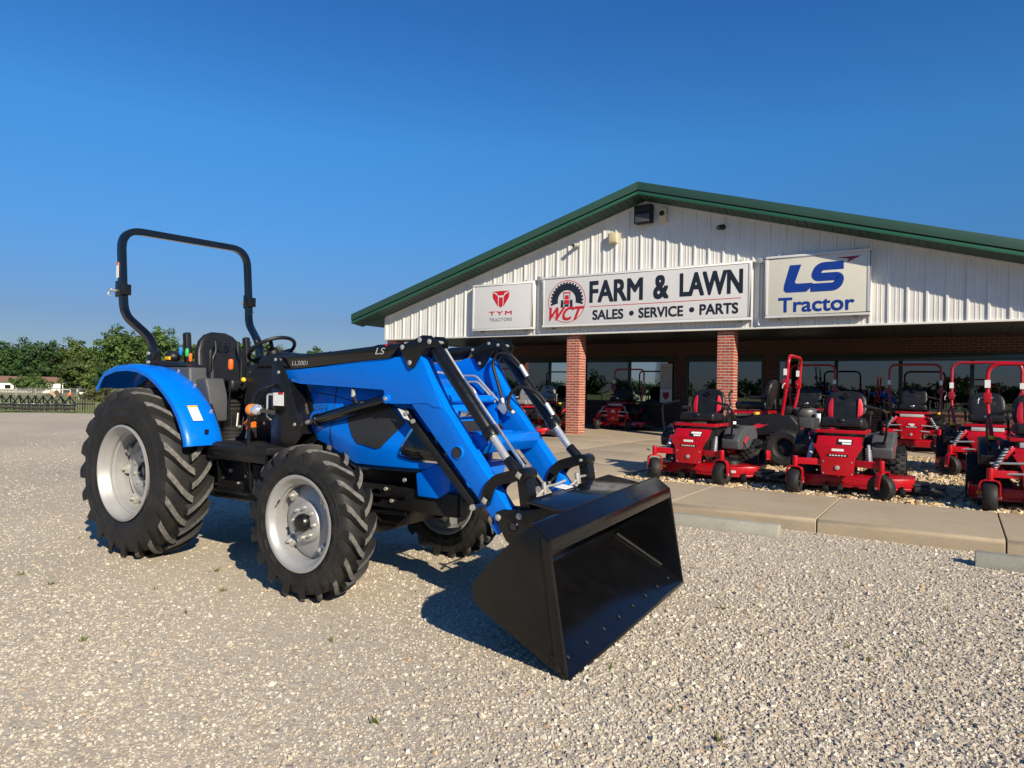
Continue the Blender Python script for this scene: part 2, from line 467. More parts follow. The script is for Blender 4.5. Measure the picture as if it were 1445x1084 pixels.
KY = 7.86      # kerb line
PADX = -4.38   # right edge of the drive pad
def on_paving(x, y):
    return (y > KY - .02 and x > PADX) or (y > 6.42 and -9.62 < x < PADX + .02)

# ---- sidewalk of separate slabs along the kerb
sw = empty('sidewalk', (0, 0, 0)); tag(sw, kind='structure', label='tan concrete sidewalk with a rounded kerb')
jx = [PADX + .012, -2.87, -1.24, .39, 2.02, 3.65, 5.28]
for a, b in zip(jx[:-1], jx[1:]):
    s = MB(); prof = [(KY + .012, -.1), (KY, .10), (KY + .012, .138), (KY + .045, .15), (9.68, .15), (9.68, -.1)]
    s.prism(prof, a + .006, b - .006, 'x'); s.build('slab', 'kerb_concrete', sw, bevel=.006, seg=1)
# drive pad and approach
dp = empty('drive_pad', (0, 0, 0)); tag(dp, kind='structure', label='broad tan concrete drive pad leading to the entrance')
yy = [6.45, 8.9, 11.3, 13.7, 16.1, 17.5]
xx = [-9.6, -7.0, PADX]
for a, b in zip(yy[:-1], yy[1:]):
    for c, d in zip(xx[:-1], xx[1:]):
        if d == PADX and a >= 8.9: d = PADX - .02 if a < 9.6 else PADX
        MB().bb(c + .005, d - .005, a + .005, b - .005, -.1, .149).build('slab', 'concrete', dp, bevel=.012)
# porch floor, rising a little to the doors
pf = empty('porch_floor', (0, 0, 0)); tag(pf, kind='structure', label='concrete porch floor in the shade of the canopy')
px_ = [-17.2, -14.6, -12.1, -9.6, -7.0, PADX, -2.0, .4, 2.8]
for c, d in zip(px_[:-1], px_[1:]):
    s = MB(); s.prism([(17.5, -.1), (17.5, .15), (22.52, .24), (22.52, -.1)], c + .004, d - .004, 'x'); s.build('slab', 'concrete', pf, bevel=.008, seg=1)

# ---- wheel stops
def wheel_stop(x0, x1, y, label, rz):
    s = MB(); s.prism([(-.11, 0), (-.10, .05), (-.06, .125), (.06, .125), (.10, .05), (.11, 0)], -(x1 - x0) / 2, (x1 - x0) / 2, 'x')
    o = s.build('wheel_stop', 'stop_concrete', bevel=.012, loc=((x0 + x1) / 2, y, -.005), rot=(0, 0, rz))
    tag(o, label, 'wheel stop', 'concrete wheel stops in front of the sidewalk')
wheel_stop(-3.35, -1.52, 7.42, 'grey concrete wheel stop just right of the black bucket', rad(.6))
wheel_stop(.14, 1.97, 7.28, 'grey concrete wheel stop cut off by the right picture edge', rad(-.4))

# ---- stones as real geometry
CU = np.array([[-1, -1, -1], [1, -1, -1], [1, 1, -1], [-1, 1, -1], [-1, -1, 1], [1, -1, 1], [1, 1, 1], [-1, 1, 1]], float)
CF = np.array([[0, 3, 2, 1], [4, 5, 6, 7], [0, 1, 5, 4], [1, 2, 6, 5], [2, 3, 7, 6], [3, 0, 4, 7]])
def stones(name, pos, size, flat, pal, mat, label, shade=.14, kind='stuff', parent=None, cat=None, tiltmax=.5):
    n = len(pos)
    v = CU[None] * (1 + NPR.uniform(-.42, .10, (n, 8, 3)))
    tp = NPR.uniform(.55, .95, (n, 1, 1)); v[:, 4:, :2] *= tp
    ax = NPR.uniform(.7, 1.35, (n, 1, 3)); ax[:, :, 2] *= flat
    v = v * ax * size[:, None, None] * .5
    a = NPR.uniform(0, 2 * np.pi, n); tl = NPR.normal(0, tiltmax * .5, n); tb = NPR.normal(0, tiltmax * .5, n)
    def rot(v, i, j, ang):
        c, s = np.cos(ang)[:, None], np.sin(ang)[:, None]; w = v.copy()
        w[:, :, i] = c * v[:, :, i] - s * v[:, :, j]; w[:, :, j] = s * v[:, :, i] + c * v[:, :, j]; return w
    v = rot(v, 0, 2, tl); v = rot(v, 1, 2, tb); v = rot(v, 0, 1, a)
    v = v + pos[:, None, :]
    Fs = (CF[None] + (np.arange(n) * 8)[:, None, None]).reshape(-1, 4)
    pal = np.array(pal); w = pal[:, 3] / pal[:, 3].sum()
    c = pal[NPR.choice(len(pal), n, p=w), :3] * (1 + NPR.normal(0, shade, (n, 1)))
    c = np.clip(np.repeat(c, 6, 0), .02, .9)
    o = raw_mesh(name, v.reshape(-1, 3), Fs, mat, parent, c); tag(o, label, cat, kind=kind); return o

def blobnoise(x, y, s, seed):
    r = np.random.RandomState(seed); out = 0
    for k in range(5):
        a, b, c = r.uniform(0, 6.28), r.uniform(.6, 1.6) / s, r.uniform(0, 6.28)
        out = out + np.sin((x * np.cos(a) + y * np.sin(a)) * b * 6.28 + c)
    return out / 5
GP = [(.51, .445, .35, 4), (.58, .52, .425, 3.0), (.44, .385, .305, 2.6), (.66, .605, .51, 1.0), (.33, .30, .26, 1.2), (.47, .35, .225, .5), (.22, .205, .19, .5)]
n = 430000
Zd = 2.3 + (19 - 2.3) * NPR.uniform(0, 1, n) ** 1.45
Xc = NPR.uniform(-.82, .82, n) * Zd
wx = Xc * cos(YAW) - Zd * sin(YAW); wy = Xc * sin(YAW) + Zd * cos(YAW)
cl = blobnoise(wx * .35, wy, 1.5, 3); rightness = np.clip((Xc / Zd + .25) / .6, 0, 1)
keep = NPR.uniform(0, 1, n) < (.30 + .44 * rightness + .20 * cl) * np.clip(1.3 - Zd / 15, .04, 1)
pav = ((wy > KY - .015) & (wx > PADX)) | ((wy > 6.44) & (wx > -9.62) & (wx < PADX + .015))
keep &= ~pav
wx, wy, rn, cl, Zd = wx[keep], wy[keep], rightness[keep], cl[keep], Zd[keep]
sz = np.clip(NPR.lognormal(math.log(.0088), .36, len(wx)), .0045, .028) * (1 + .36 * rn + .10 * cl) * (1 + .03 * np.clip(Zd - 5, 0, 6))
pos = np.stack([wx, wy, sz * NPR.uniform(-.02, .26, len(wx))], 1)
stones('gravel', pos, sz, .62, GP, 'stone', 'loose crushed limestone chips strewn over the lot', shade=.10)
# spilled chips against the kerb and wheel stops get a few bigger lumps
# ---- rock bed under the mowers
bed = MB(); bed.sheet([[(x, y, .085) for x in (PADX + .02, -2, 1, 4.5)] for y in (9.66, 12, 15, 17.52)])
tag(bed.build('rock_bed', 'gravel', smooth=0), kind='structure', label='landscape rock bed behind the sidewalk')
bed2 = MB(); bed2.sheet([[(x, y, .085) for x in (-19, -14, -9.58)] for y in (9.66, 12, 15, 17.52)])
tag(bed2.build('rock_bed', 'gravel', smooth=0), kind='structure', label='landscape rock bed left of the drive pad')
RP = [(.52, .38, .20, 4), (.60, .48, .30, 3), (.40, .27, .14, 2), (.66, .58, .44, 1.4), (.30, .22, .14, 1), (.45, .42, .38, .8)]
n = 26000
x = NPR.uniform(PADX + .05, 2.8, n); y = 9.69 + 7.8 * NPR.uniform(0, 1, n) ** 1.5
sz = np.clip(NPR.lognormal(math.log(.042), .3, n), .02, .085)
stones('river_rock', np.stack([x, y, .095 + NPR.uniform(0, .045, n)], 1), sz, .7, RP, 'stone', 'tan landscape rocks under the red mowers')
n = 5000
x = NPR.uniform(-13.5, -9.64, n); y = NPR.uniform(13.5, 17.45, n); sz = np.clip(NPR.lognormal(math.log(.045), .3, n), .02, .085)
stones('river_rock', np.stack([x, y, .095 + NPR.uniform(0, .045, n)], 1), sz, .7, RP, 'stone', 'tan landscape rocks left of the drive pad')

# ---- weeds poking through the gravel
tv, tf, tc_ = [], [], []
def onground(px, py):
    d = fw + rt * ((px - 722.5) / F_PX) - up * ((py - 542) / F_PX); t_ = -1.47 / d.z; q_ = d * t_; return Vector((q_.x, q_.y, 0.0))
wp = [(1194, 914), (948, 1008), (1014, 1046), (1173, 876), (1020, 861), (1428, 886), (1334, 862), (1300, 908), (530, 1022), (470, 906), (72, 826), (220, 832), (307, 807), (315, 835), (30, 812), (262, 866), (1225, 934), (1280, 925), (862, 944), (118, 905), (85, 668), (15, 612), (112, 760), (215, 786), (1076, 900)]
for (a, b) in wp:
    c = onground(a, b); k = RNG.choice([5, 6, 8, 11, 14])
    for i in range(k):
        an = RNG.uniform(0, 6.28); r_ = RNG.uniform(.01, .04); h_ = RNG.uniform(.012, .032); w_ = .0028
        q0 = c + Vector((RNG.uniform(-.015, .015), RNG.uniform(-.015, .015), .004)); tip = q0 + Vector((cos(an) * r_, sin(an) * r_, h_))
        sdv = Vector((-sin(an), cos(an), 0)) * w_; mid = q0.lerp(tip, .55) + Vector((0, 0, .006))
        b0 = len(tv); tv += [q0 - sdv, q0 + sdv, mid + sdv * .8, mid - sdv * .8, tip, tip]
        tf += [(b0, b0 + 1, b0 + 2, b0 + 3), (b0 + 3, b0 + 2, b0 + 4, b0 + 5)]
        cc = RNG.choice([(.10, .15, .02), (.16, .20, .03), (.22, .21, .05)]); tc_ += [cc, cc]
tag(raw_mesh('weeds', np.array([tuple(v) for v in tv]), np.array(tf), 'blade', None, np.array(tc_)), 'little green weeds sprouting in the gravel', kind='stuff')

# ================================================================== BUILDING
PKX, SL, PKZ = -7.35, .2895, 7.10
ridge_to = 46.0
WL, WR = -17.06, 2.36           # wall corners
EL, ER = -18.17, 3.47           # eave ends
def rz_(x): return PKZ - SL * abs(x - PKX)
bld = empty('store_building', (PKX, 18, 0), 0, 'white ribbed metal store with green gable roof and brick porch columns', 'building')
off = Vector((-PKX, -18, 0))
class BB(MB):
    """world coordinates, parented to the building empty"""
    def build(s, name, mat, parent=None, **k):
        o = MB.build(s, name, mat, parent or bld, **k)
        if (parent is None) or parent is bld:
            o.location = off
        return o
# ribbed sheets of the gable
PITCH_R = .381
def rib_profile():
    pts = []
    for x, d in ((0, .0), (.03, .0), (.045, .032), (.085, .032), (.10, 0), (.19, 0), (.197, .007), (.213, .007), (.22, 0), (.28, 0), (.287, .007), (.303, .007), (.31, 0)):
        pts.append((x, d))
    return pts
ZB = 3.13
x = WL; ip = 0
while x < WR - .05:
    w = min(PITCH_R * 3, WR - x); xs_ = []
    k = 0
    while k * PITCH_R < w - .02:
        for dx, d in rib_profile():
            if k * PITCH_R + dx < w - 1e-4: xs_.append((x + k * PITCH_R + dx, d))
        k += 1
    xs_.append((x + w - .0015, 0))
    ext = []
    for i, (a, d) in enumerate(xs_):
        ext.append((a, d))
        if i + 1 < len(xs_) and a < PKX < xs_[i + 1][0]: ext.append((PKX, d))
    s = BB(); s.sheet([[(a, 18.0 - d, ZB) for a, d in ext], [(a, 18.0 - d, rz_(a) - .35) for a, d in ext]])
    s.build('siding_panel', 'white_metal', smooth=0)
    x += PITCH_R * 3; ip += 1
# backing so no light leaks, bottom trim
s = BB(); s.prism([(WL, ZB + .01), (WR, ZB + .01), (WR, rz_(WR) - .2), (PKX, PKZ - .2), (WL, rz_(WL) - .2)], 18.01, 18.10); s.build('gable_backing', 'dark_trim', smooth=0)
s = BB(); s.bb(WL - .02, WR + .02, 17.945, 18.05, ZB - .045, ZB + .002); s.build('base_trim', 'white_metal', bevel=.006)
s = BB(); s.bb(WL - .03, WL + .05, 17.95, 18.0, ZB, rz_(WL) - .40); s.build('corner_trim', 'white_metal', bevel=.005)
s = BB(); s.bb(WR - .05, WR + .03, 17.95, 18.0, ZB, rz_(WR) - .40); s.build('corner_trim', 'white_metal', bevel=.005)
# thin eave trim under the soffit
for sx0, sx1 in ((WL, PKX), (PKX, WR)):
    s = BB(); a, b = (sx0, rz_(sx0) - .425), (sx1, rz_(sx1) - .425)
    s.prism([a, b, (b[0], b[1] + .06), (a[0], a[1] + .06)], 17.955, 17.999); s.build('eave_trim', 'white_metal', bevel=.004)
# roof slabs, fascia boards with a lower lip, ribbed soffit
FY = 17.40
for sx0, sx1 in ((EL, PKX), (PKX, ER)):
    a, b = (sx0, rz_(sx0)), (sx1, rz_(sx1))
    def sl(z0, z1): return [(a[0], a[1] + z0), (b[0], b[1] + z0), (b[0], b[1] + z1), (a[0], a[1] + z1)]
    rf = BB(); rf.prism(sl(-.10, .0), FY + .02, ridge_to); rf = rf.build('roof', 'green_metal', smooth=0)
    fa = BB(); fa.prism(sl(-.19, .03), FY - .03, FY + .015); fa = fa.build('fascia', 'green_metal', bevel=.006)
    s = BB(); s.prism(sl(-.235, -.188), FY + .03, FY + .06); s.build('fascia_recess', 'dark_green', smooth=0)
    s = BB(); s.prism(sl(-.305, -.225), FY - .015, FY + .05); s.build('fascia_lip', 'sunlit_green', bevel=.012)
    s = BB(); n = int(abs(sx1 - sx0) / .19); ww = (sx1 - sx0) / n
    def q8(p0, p1, t0, t1): return [(p, y, rz_(p) + z) for y, z_ in ((FY + .05, -.29), (17.965, -.36)) for p, z in ((p0, z_ - t0), (p1, z_ - t0), (p1, z_ + t1), (p0, z_ + t1))]
    for i in range(n):
        p0, p1 = sx0 + i * ww, sx0 + (i + 1) * ww - .022
        s.add(q8(p0, p1, .012, .0), [(0, 1, 2, 3), (7, 6, 5, 4), (0, 4, 5, 1), (1, 5, 6, 2), (2, 6, 7, 3), (3, 7, 4, 0)])
    s.add(q8(sx0, sx1, -.001, .02), [(0, 1, 2, 3), (7, 6, 5, 4), (0, 4, 5, 1), (1, 5, 6, 2), (2, 6, 7, 3), (3, 7, 4, 0)]); s.build('soffit', 'green_soffit', smooth=0)
# eave ends
for ex in (EL, ER):
    s = BB(); s.bb(ex - .02 if ex < 0 else ex - .03, ex + .03 if ex < 0 else ex + .02, FY + .02, ridge_to, rz_(ex) - .30, rz_(ex) + .01); s.build('eave_fascia', 'green_metal', bevel=.005)
for a, b in ((EL, WL), (WR, ER)):
    s = BB(); s.prism([(a, rz_(a) - (.31 if a == EL else .38)), (b, rz_(b) - (.38 if a == EL else .31)), (b, rz_(b) - (.36 if a == EL else .29)), (a, rz_(a) - (.29 if a == EL else .36))], 17.97, ridge_to); s.build('side_soffit', 'green_soffit', smooth=0)
# side and back walls
s = BB(); s.bb(WL, WL + .12, 18.11, ridge_to - 1, 3.09, 3.62); s.bb(WL, WL + .12, 22.5, ridge_to - 1, -.05, 3.085); s.build('side_wall', 'white_metal', smooth=0)
s = BB(); s.bb(WR - .12, WR, 18.11, ridge_to - 1, 3.09, 3.62); s.bb(WR - .12, WR, 22.5, ridge_to - 1, -.05, 3.085); s.build('side_wall', 'white_metal', smooth=0)
s = BB(); s.prism([(WL, 0), (WR, 0), (WR, 3.6), (PKX, 6.8), (WL, 3.6)], ridge_to - 1, ridge_to - .9); s.build('back_wall', 'white_metal', smooth=0)
# porch ceiling boards
for i in range(16):
    c = WL + .13 + i * (WR - WL - .26) / 16; d = c + (WR - WL - .26) / 16 - .012
    s = BB(); s.bb(c, d, 18.06, 22.5, 3.13, 3.15); s.build('ceiling_panel', 'dark_trim', smooth=0)
# brick columns: real bricks in courses, pinwheel bond
def column(x0):
    c = empty('brick_column', (0, 0, 0), parent=bld); c.location = off
    w = .42; y0 = 18.06
    s = BB(); s.bb(x0 + .0014, x0 + w - .0014, y0 + .0014, y0 + w - .0014, .14, 3.10); o = s.build('mortar_core', 'mortar', c, smooth=0)
    bx = []; h = .0755
    for k in range(39):
        z0 = .155 + k * h; z1 = z0 + h - .015
        if k % 2 == 0:
            for yy0 in (0, w - .098):
                bx += [(0, .205, yy0, yy0 + .098), (.215, w, yy0, yy0 + .098)]
            bx_m = [(0, .098, .108, w - .108), (w - .098, w, .108, w - .108)]
        else:
            for xx0 in (0, w - .098):
                bx += [(xx0, xx0 + .098, 0, .205), (xx0, xx0 + .098, .215, w)]
            bx_m = [(.108, w - .108, 0, .098), (.108, w - .108, w - .098, w)]
        bx += bx_m
        bx = [b if len(b) == 6 else (*b, z0, z1) for b in bx]
    V = []; Fq = []; Cc = []
    for a, b, c0, d, e, f in bx:
        j = [NPR.uniform(-.0005, .0005) for _ in range(2)]
        base = len(V)
        for zz in (e, f):
            V += [(x0 + a + j[0], y0 + c0 + j[1], zz), (x0 + b + j[0], y0 + c0 + j[1], zz), (x0 + b + j[0], y0 + d + j[1], zz), (x0 + a + j[0], y0 + d + j[1], zz)]
        Fq += [[base + i for i in q] for q in CF]
        col = np.array([(.36, .088, .056), (.39, .098, .062), (.33, .078, .050), (.41, .112, .072), (.31, .072, .050)][NPR.randint(5)]) * NPR.uniform(.93, 1.08)
        Cc += [col] * 6
    o = raw_mesh('bricks', np.array(V), np.array(Fq), 'brick_bits', c, np.array(Cc)); tag(o, kind='stuff')
for cx in (-9.80, -5.32, -17.04, 1.92): column(cx)
# back wall of the porch with openings
YB = 22.5
opens = [(-16.2, -11.75, 1.05, 2.66), (-11.45, -8.0, 1.05, 2.66), (-7.65, -5.15, .24, 2.66), (-4.75, 2.0, 1.05, 2.66)]
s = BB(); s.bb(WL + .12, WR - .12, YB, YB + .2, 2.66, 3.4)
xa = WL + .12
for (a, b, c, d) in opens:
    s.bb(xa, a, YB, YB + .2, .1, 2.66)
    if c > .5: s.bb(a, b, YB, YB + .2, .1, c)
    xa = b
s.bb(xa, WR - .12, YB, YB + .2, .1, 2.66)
s.build('porch_wall', 'shaded_brick', smooth=0)
def window(a, b, c, d, mulls, door=False):
    wdw = empty('entrance_door' if door else 'window', (0, 0, 0), parent=bld); wdw.location = off
    s = BB(); hd = 2.46
    s.bb(a, b, YB - .03, YB + .1, hd, d - .002); s.bb(a, a + .07, YB - .03, YB + .1, c, hd); s.bb(b - .07, b, YB - .03, YB + .1, c, hd)
    s.bb(a + .07, b - .07, YB - .05, YB + .1, c, c + .06)
    s.build('frame', 'dark_green', wdw, bevel=.006)
    ed = [a + .07] + mulls + [b - .07]
    for mm in mulls:
        s = BB(); s.bb(mm - .05, mm + .05, YB - .02, YB + .09, c + .06, hd); s.build('mullion', 'dark_green', wdw, bevel=.005)
    for p0, p1 in zip(ed[:-1], ed[1:]):
        q0 = p0 + (.05 if p0 in mulls else 0); q1 = p1 - (.05 if p1 in mulls else 0)
        s = BB(); s.add([(q0, YB + .02, c + .06), (q1, YB + .02, c + .06), (q1, YB + .02, hd), (q0, YB + .02, hd)], [(0, 1, 2, 3)]); s.build('pane', 'window_glass', wdw, smooth=0)
    if door:
        s = BB(); s.bb(a + .12, b - .12, YB - .05, YB - .02, 1.02, 1.06); s.build('push_bar', 'zinc', wdw, bevel=.005)
    else:
        n = int((b - a) / .085)
        for i in range(0): pass
        s = BB(); s.bb(a - .05, b + .05, YB - .045, YB - .002, c - .10, c - .004); s.build('sill', 'shaded_brick', wdw, bevel=.006)
window(*opens[0], [-14.4, -12.93]); window(*opens[1], [-9.70]); window(*opens[2], [-6.4], True); window(*opens[3], [-3.07, -1.39, .31])
s = BB(); s.bb(WL + .2, WR - .2, YB + 3.0, YB + 3.1, .1, 3.4); s.build('interior_wall', 'interior', smooth=0)
s = BB(); s.bb(WL + .2, WR - .2, YB + .2, YB + 3.0, .2, .24); s.bb(WL + .2, WR - .2, YB + .2, YB + 3.0, 3.3, 3.35); s.build('interior_floor', 'interior', smooth=0)

# ---- lettering
def text(name, body, box, Yf, mat, parent, bold=.0, shear=0.0, depth=.004, space=1.0, world_off=None):
    cu = bpy.data.curves.new('t', 'FONT'); cu.body = body; cu.shear = shear; cu.space_character = space; cu.resolution_u = 5
    tmp = bpy.data.objects.new('t', cu); COL.objects.link(tmp); bpy.context.view_layer.update()
    me = bpy.data.meshes.new_from_object(tmp.evaluated_get(bpy.context.evaluated_depsgraph_get()))
    bpy.data.objects.remove(tmp); bpy.data.curves.remove(cu)
    co = np.array([v.co[:] for v in me.vertices]); lo, hi = co.min(0), co.max(0)
    x0, x1, z0, z1 = box
    polys = [tuple(p.vertices) for p in me.polygons]; bpy.data.meshes.remove(me)
    bx, bz = bold * (z1 - z0), bold * (z1 - z0)
    sh = [(0, 0)] if bold <= 0 else [(a, b) for a in (-1, -.33, .33, 1) for b in (-1, 0, 1)]
    q = MB()
    for i, (a, b) in enumerate(sh):
        X = x0 + bx + (co[:, 0] - lo[0]) / (hi[0] - lo[0]) * (x1 - x0 - 2 * bx) + a * bx
        Zz = z0 + bz + (co[:, 1] - lo[1]) / (hi[1] - lo[1]) * (z1 - z0 - 2 * bz) + b * bz
        q.add([(x_, Yf - i * .00035, z_) for x_, z_ in zip(X, Zz)], polys)
    me = bpy.data.meshes.new(name); me.from_pydata(q.v, [], q.f)
    me.name = name; me.materials.clear(); me.materials.append(M[mat]); o = bpy.data.objects.new(name, me)
    return link(o, parent)
def flat(name, polys, Yf, mat, parent, depth=.004):
    s = MB()
    for i_, p in enumerate(polys): s.prism(p, Yf - i_ * .00012, Yf + depth)
    return s.build(name, mat, parent, smooth=0)
def circ(cx, cz, r, n=40, sx=1.0): return [(cx + r * sx * cos(2 * pi * i / n), cz + r * sin(2 * pi * i / n)) for i in range(n)]
def ringp(name, cx, cz, r0_, r1_, Yf, mat, parent, a0=0, a1=2 * pi, n=64, depth=.004):
    s = MB(); full = abs(a1 - a0 - 2 * pi) < 1e-3
    for i in range(n):
        t0, t1 = a0 + (a1 - a0) * i / n, a0 + (a1 - a0) * (i + 1) / n
        s.prism([(cx + r0_ * cos(t0), cz + r0_ * sin(t0)), (cx + r1_ * cos(t0), cz + r1_ * sin(t0)), (cx + r1_ * cos(t1), cz + r1_ * sin(t1)), (cx + r0_ * cos(t1), cz + r0_ * sin(t1))], Yf, Yf + depth)
    return s.build(name, mat, parent, smooth=0)
SYF = 17.80
def sign(x0, x1, z0, z1, mat, label):
    e = empty('shop_sign', ((x0 + x1) / 2, 17.95, (z0 + z1) / 2), 0, label, 'sign', 'lit box signs on the gable')
    k = empty('sign_face', parent=e); k.location = -e.location
    s = MB(); s.bb(x0, x1, SYF + .03, 17.97, z0, z1); o = s.build('cabinet', 'sign_white', k, bevel=.012)
    s = MB(); t_ = .065
    for q in ((x0, x1, z1 - t_, z1), (x0, x1, z0, z0 + t_), (x0, x0 + t_, z0 + t_, z1 - t_), (x1 - t_, x1, z0 + t_, z1 - t_)): s.bb(q[0], q[1], SYF + .0, SYF + .045, q[2], q[3])
    s.build('frame', 'sign_white', k, bevel=.01)
    s = MB(); s.bb(x0 + t_, x1 - t_, SYF + .012, SYF + .04, z0 + t_, z1 - t_); s.build('panel', mat, k, bevel=.02, seg=3)
    for i in (0, 1):
        for bx_ in (x0 + .3, x1 - .3):
            s = MB(); s.bb(bx_ - .025, bx_ + .025, 17.85, 17.99, z1 - .01 if i else z0 - .05, z1 + .045 if i else z0 + .01); s.build('bracket', 'sign_grey', k, bevel=.004)
    return k
TY = SYF + .008
k = sign(-13.13, -10.85, 3.28, 4.755, 'sign_white', 'small white box sign with red bull-head emblem, leftmost on the gable')
cxx = -12.04
flat('emblem', [[(cxx + s_ * a, z) for a, z in q] for s_ in (-1, 1) for q in ([(.0, 4.37), (.10, 4.37), (.14, 4.44), (.32, 4.50), (.0, 4.51)], [(.0, 4.30), (.07, 4.32), (.075, 4.05), (.0, 3.98)], [(.10, 4.02), (.11, 4.33), (.17, 4.40), (.32, 4.47), (.30, 4.30), (.22, 4.18)])], TY, 'sign_red', k)
text('lettering', 'TYM', (-12.48, -11.62, 3.755, 3.875), TY, 'sign_red', k, .05, space=1.35)
text('lettering', 'TRACTORS', (-12.46, -11.61, 3.56, 3.665), TY, 'sign_grey', k, .02, space=1.1)
k = sign(-10.53, -4.42, 3.31, 4.815, 'sign_white', 'long white box sign lettered FARM & LAWN over the entrance')
text('lettering', 'FARM', (-8.96, -7.32, 3.975, 4.60), TY, 'sign_navy', k, .035)
text('lettering', '&', (-7.02, -6.58, 3.97, 4.62), TY, 'sign_navy', k, .035)
text('lettering', 'LAWN', (-6.28, -4.62, 3.995, 4.625), TY, 'sign_navy', k, .035)
text('lettering', 'SALES', (-8.85, -7.89, 3.475, 3.76), TY, 'sign_navy', k, .035)
text('lettering', 'SERVICE', (-7.44, -6.17, 3.475, 3.76), TY, 'sign_navy', k, .035)
text('lettering', 'PARTS', (-5.73, -4.73, 3.485, 3.77), TY, 'sign_navy', k, .035)
flat('dot', [circ(-7.65, 3.62, .07)], TY, 'sign_navy', k); flat('dot', [circ(-5.94, 3.635, .07)], TY, 'sign_navy', k)
flat('underline', [[(-8.95, 3.855), (-4.66, 3.872), (-4.66, 3.888), (-8.95, 3.871)]], TY, 'sign_red', k)
lx, lz = -9.70, 4.055
ringp('ring', lx, lz, .605, .622, TY, 'sign_red', k)
ringp('tyre_emblem', lx, lz + .03, .30, .50, TY, 'sign_navy', k, -.25, pi + .25, 48)
s = MB()
for i in range(19):
    a = -.2 + (pi + .4) * i / 18; r_ = .52
    c = Vector((lx + r_ * cos(a), 0, lz + .03 + r_ * sin(a)))
    s.box((c.x, TY + .002, c.z), (.05, .004, .055), (0, -a, 0))
s.build('tread_emblem', 'sign_navy', k, smooth=0)
flat('tractor_emblem', [[(lx - .13, 4.33), (lx + .13, 4.33), (lx + .12, 4.29), (lx - .12, 4.29)], [(lx - .075, 4.12), (lx + .075, 4.12), (lx + .06, 4.24), (lx - .06, 4.24)], [(lx - .10, 3.98), (lx + .10, 3.98), (lx + .08, 4.10), (lx - .08, 4.10)]], TY, 'sign_red', k)
flat('tractor_emblem', [[(lx - .20, 3.88), (lx - .11, 3.88), (lx - .11, 4.10), (lx - .19, 4.10)], [(lx + .11, 3.88), (lx + .20, 3.88), (lx + .19, 4.10), (lx + .11, 4.10)], [(lx - .07, 3.90), (lx + .07, 3.90), (lx + .07, 3.97), (lx - .07, 3.97)], [(lx - .115, 4.13), (lx - .10, 4.13), (lx - .09, 4.285), (lx - .11, 4.285)], [(lx + .10, 4.13), (lx + .115, 4.13), (lx + .11, 4.285), (lx + .09, 4.285)]], TY + .0005, 'sign_navy', k, .003)
text('script_lettering', 'WCT', (-10.28, -9.12, 3.50, 3.90), TY - .004, 'sign_red', k, .03, .45)
k = sign(-4.07, -1.735, 3.33, 4.865, 'sign_cream', 'cream box sign with blue LS Tractor lettering, rightmost on the gable')
Lp = [(-3.50, 4.61), (-3.24, 4.61), (-3.38, 4.19), (-3.35, 4.15), (-2.97, 4.15), (-3.05, 4.0), (-3.12, 3.94), (-3.58, 3.94), (-3.64, 4.0), (-3.63, 4.12)]
# S drawn as a fat slanted stroke
def stroke(pts, w):
    P = [Vector((a, 0, b)) for a, b in pts]; L_, R_ = [], []
    for i in range(len(P)):
        d = (P[min(i + 1, len(P) - 1)] - P[max(i - 1, 0)]).normalized(); n_ = Vector((-d.z, 0, d.x))
        L_.append(P[i] + n_ * w / 2); R_.append(P[i] - n_ * w / 2)
    return [[(L_[i].x, L_[i].z), (L_[i + 1].x, L_[i + 1].z), (R_[i + 1].x, R_[i + 1].z), (R_[i].x, R_[i].z)] for i in range(len(P) - 1)]
sp_ = rpath([(-2.30, 0, 4.53), (-2.83, 0, 4.53), (-2.94, 0, 4.275), (-2.36, 0, 4.275), (-2.44, 0, 4.03), (-3.02, 0, 4.03)], .12, 6)
flat('logo_lettering', [Lp] + stroke([(p.x, p.z) for p in sp_], .195), TY, 'sign_blue', k)
flat('arrow', [[(-2.46, 4.71), (-1.93, 4.72), (-2.24, 4.575), (-2.19, 4.66)]], TY, 'sign_darkred', k)
text('lettering', 'Tractor', (-3.76, -2.06, 3.455, 3.82), TY, 'sign_blue', k, .028)

# ---- small things on the gable
e = empty('flood_light', (-7.35, 17.95, 6.34), 0, 'black box floodlight under the roof peak', 'light')
s = MB(); s.box((0, -.10, .0), (.50, .22, .50)); s.build('housing', 'black_matte', e, bevel=.02)
s = MB(); s.box((0, -.222, -.12), (.42, .02, .22)); s.build('lens', 'plastic_grey', e, bevel=.008)
s = MB(); s.box((0, -.23, .14), (.46, .06, .18)); s.build('visor', 'black_matte', e, bevel=.02)
e = empty('horn_speaker', (-6.81, 17.95, 6.26), 0, 'beige horn speaker beside the floodlight', 'speaker')
s = MB(); s.box((0, -.06, 0), (.21, .12, .36), (rad(12), 0, 0)); s.build('horn', 'beige_plastic', e, bevel=.02)
s = MB(); s.lathe([(.075, -.16), (.06, -.12), (.03, -.13)], (0, 0, .04), 16); s.build('cone', 'black_matte', e)
e = empty('junction_box', (-8.28, 17.96, 5.79), 0, 'cream junction box on the white gable siding', 'box')
s = MB(); s.box((0, -.06, 0), (.27, .14, .31)); s.build('housing', 'beige_plastic', e, bevel=.03, seg=3)
s = MB(); s.box((0, -.135, 0), (.20, .015, .24)); s.build('cover', 'beige_plastic', e, bevel=.006)
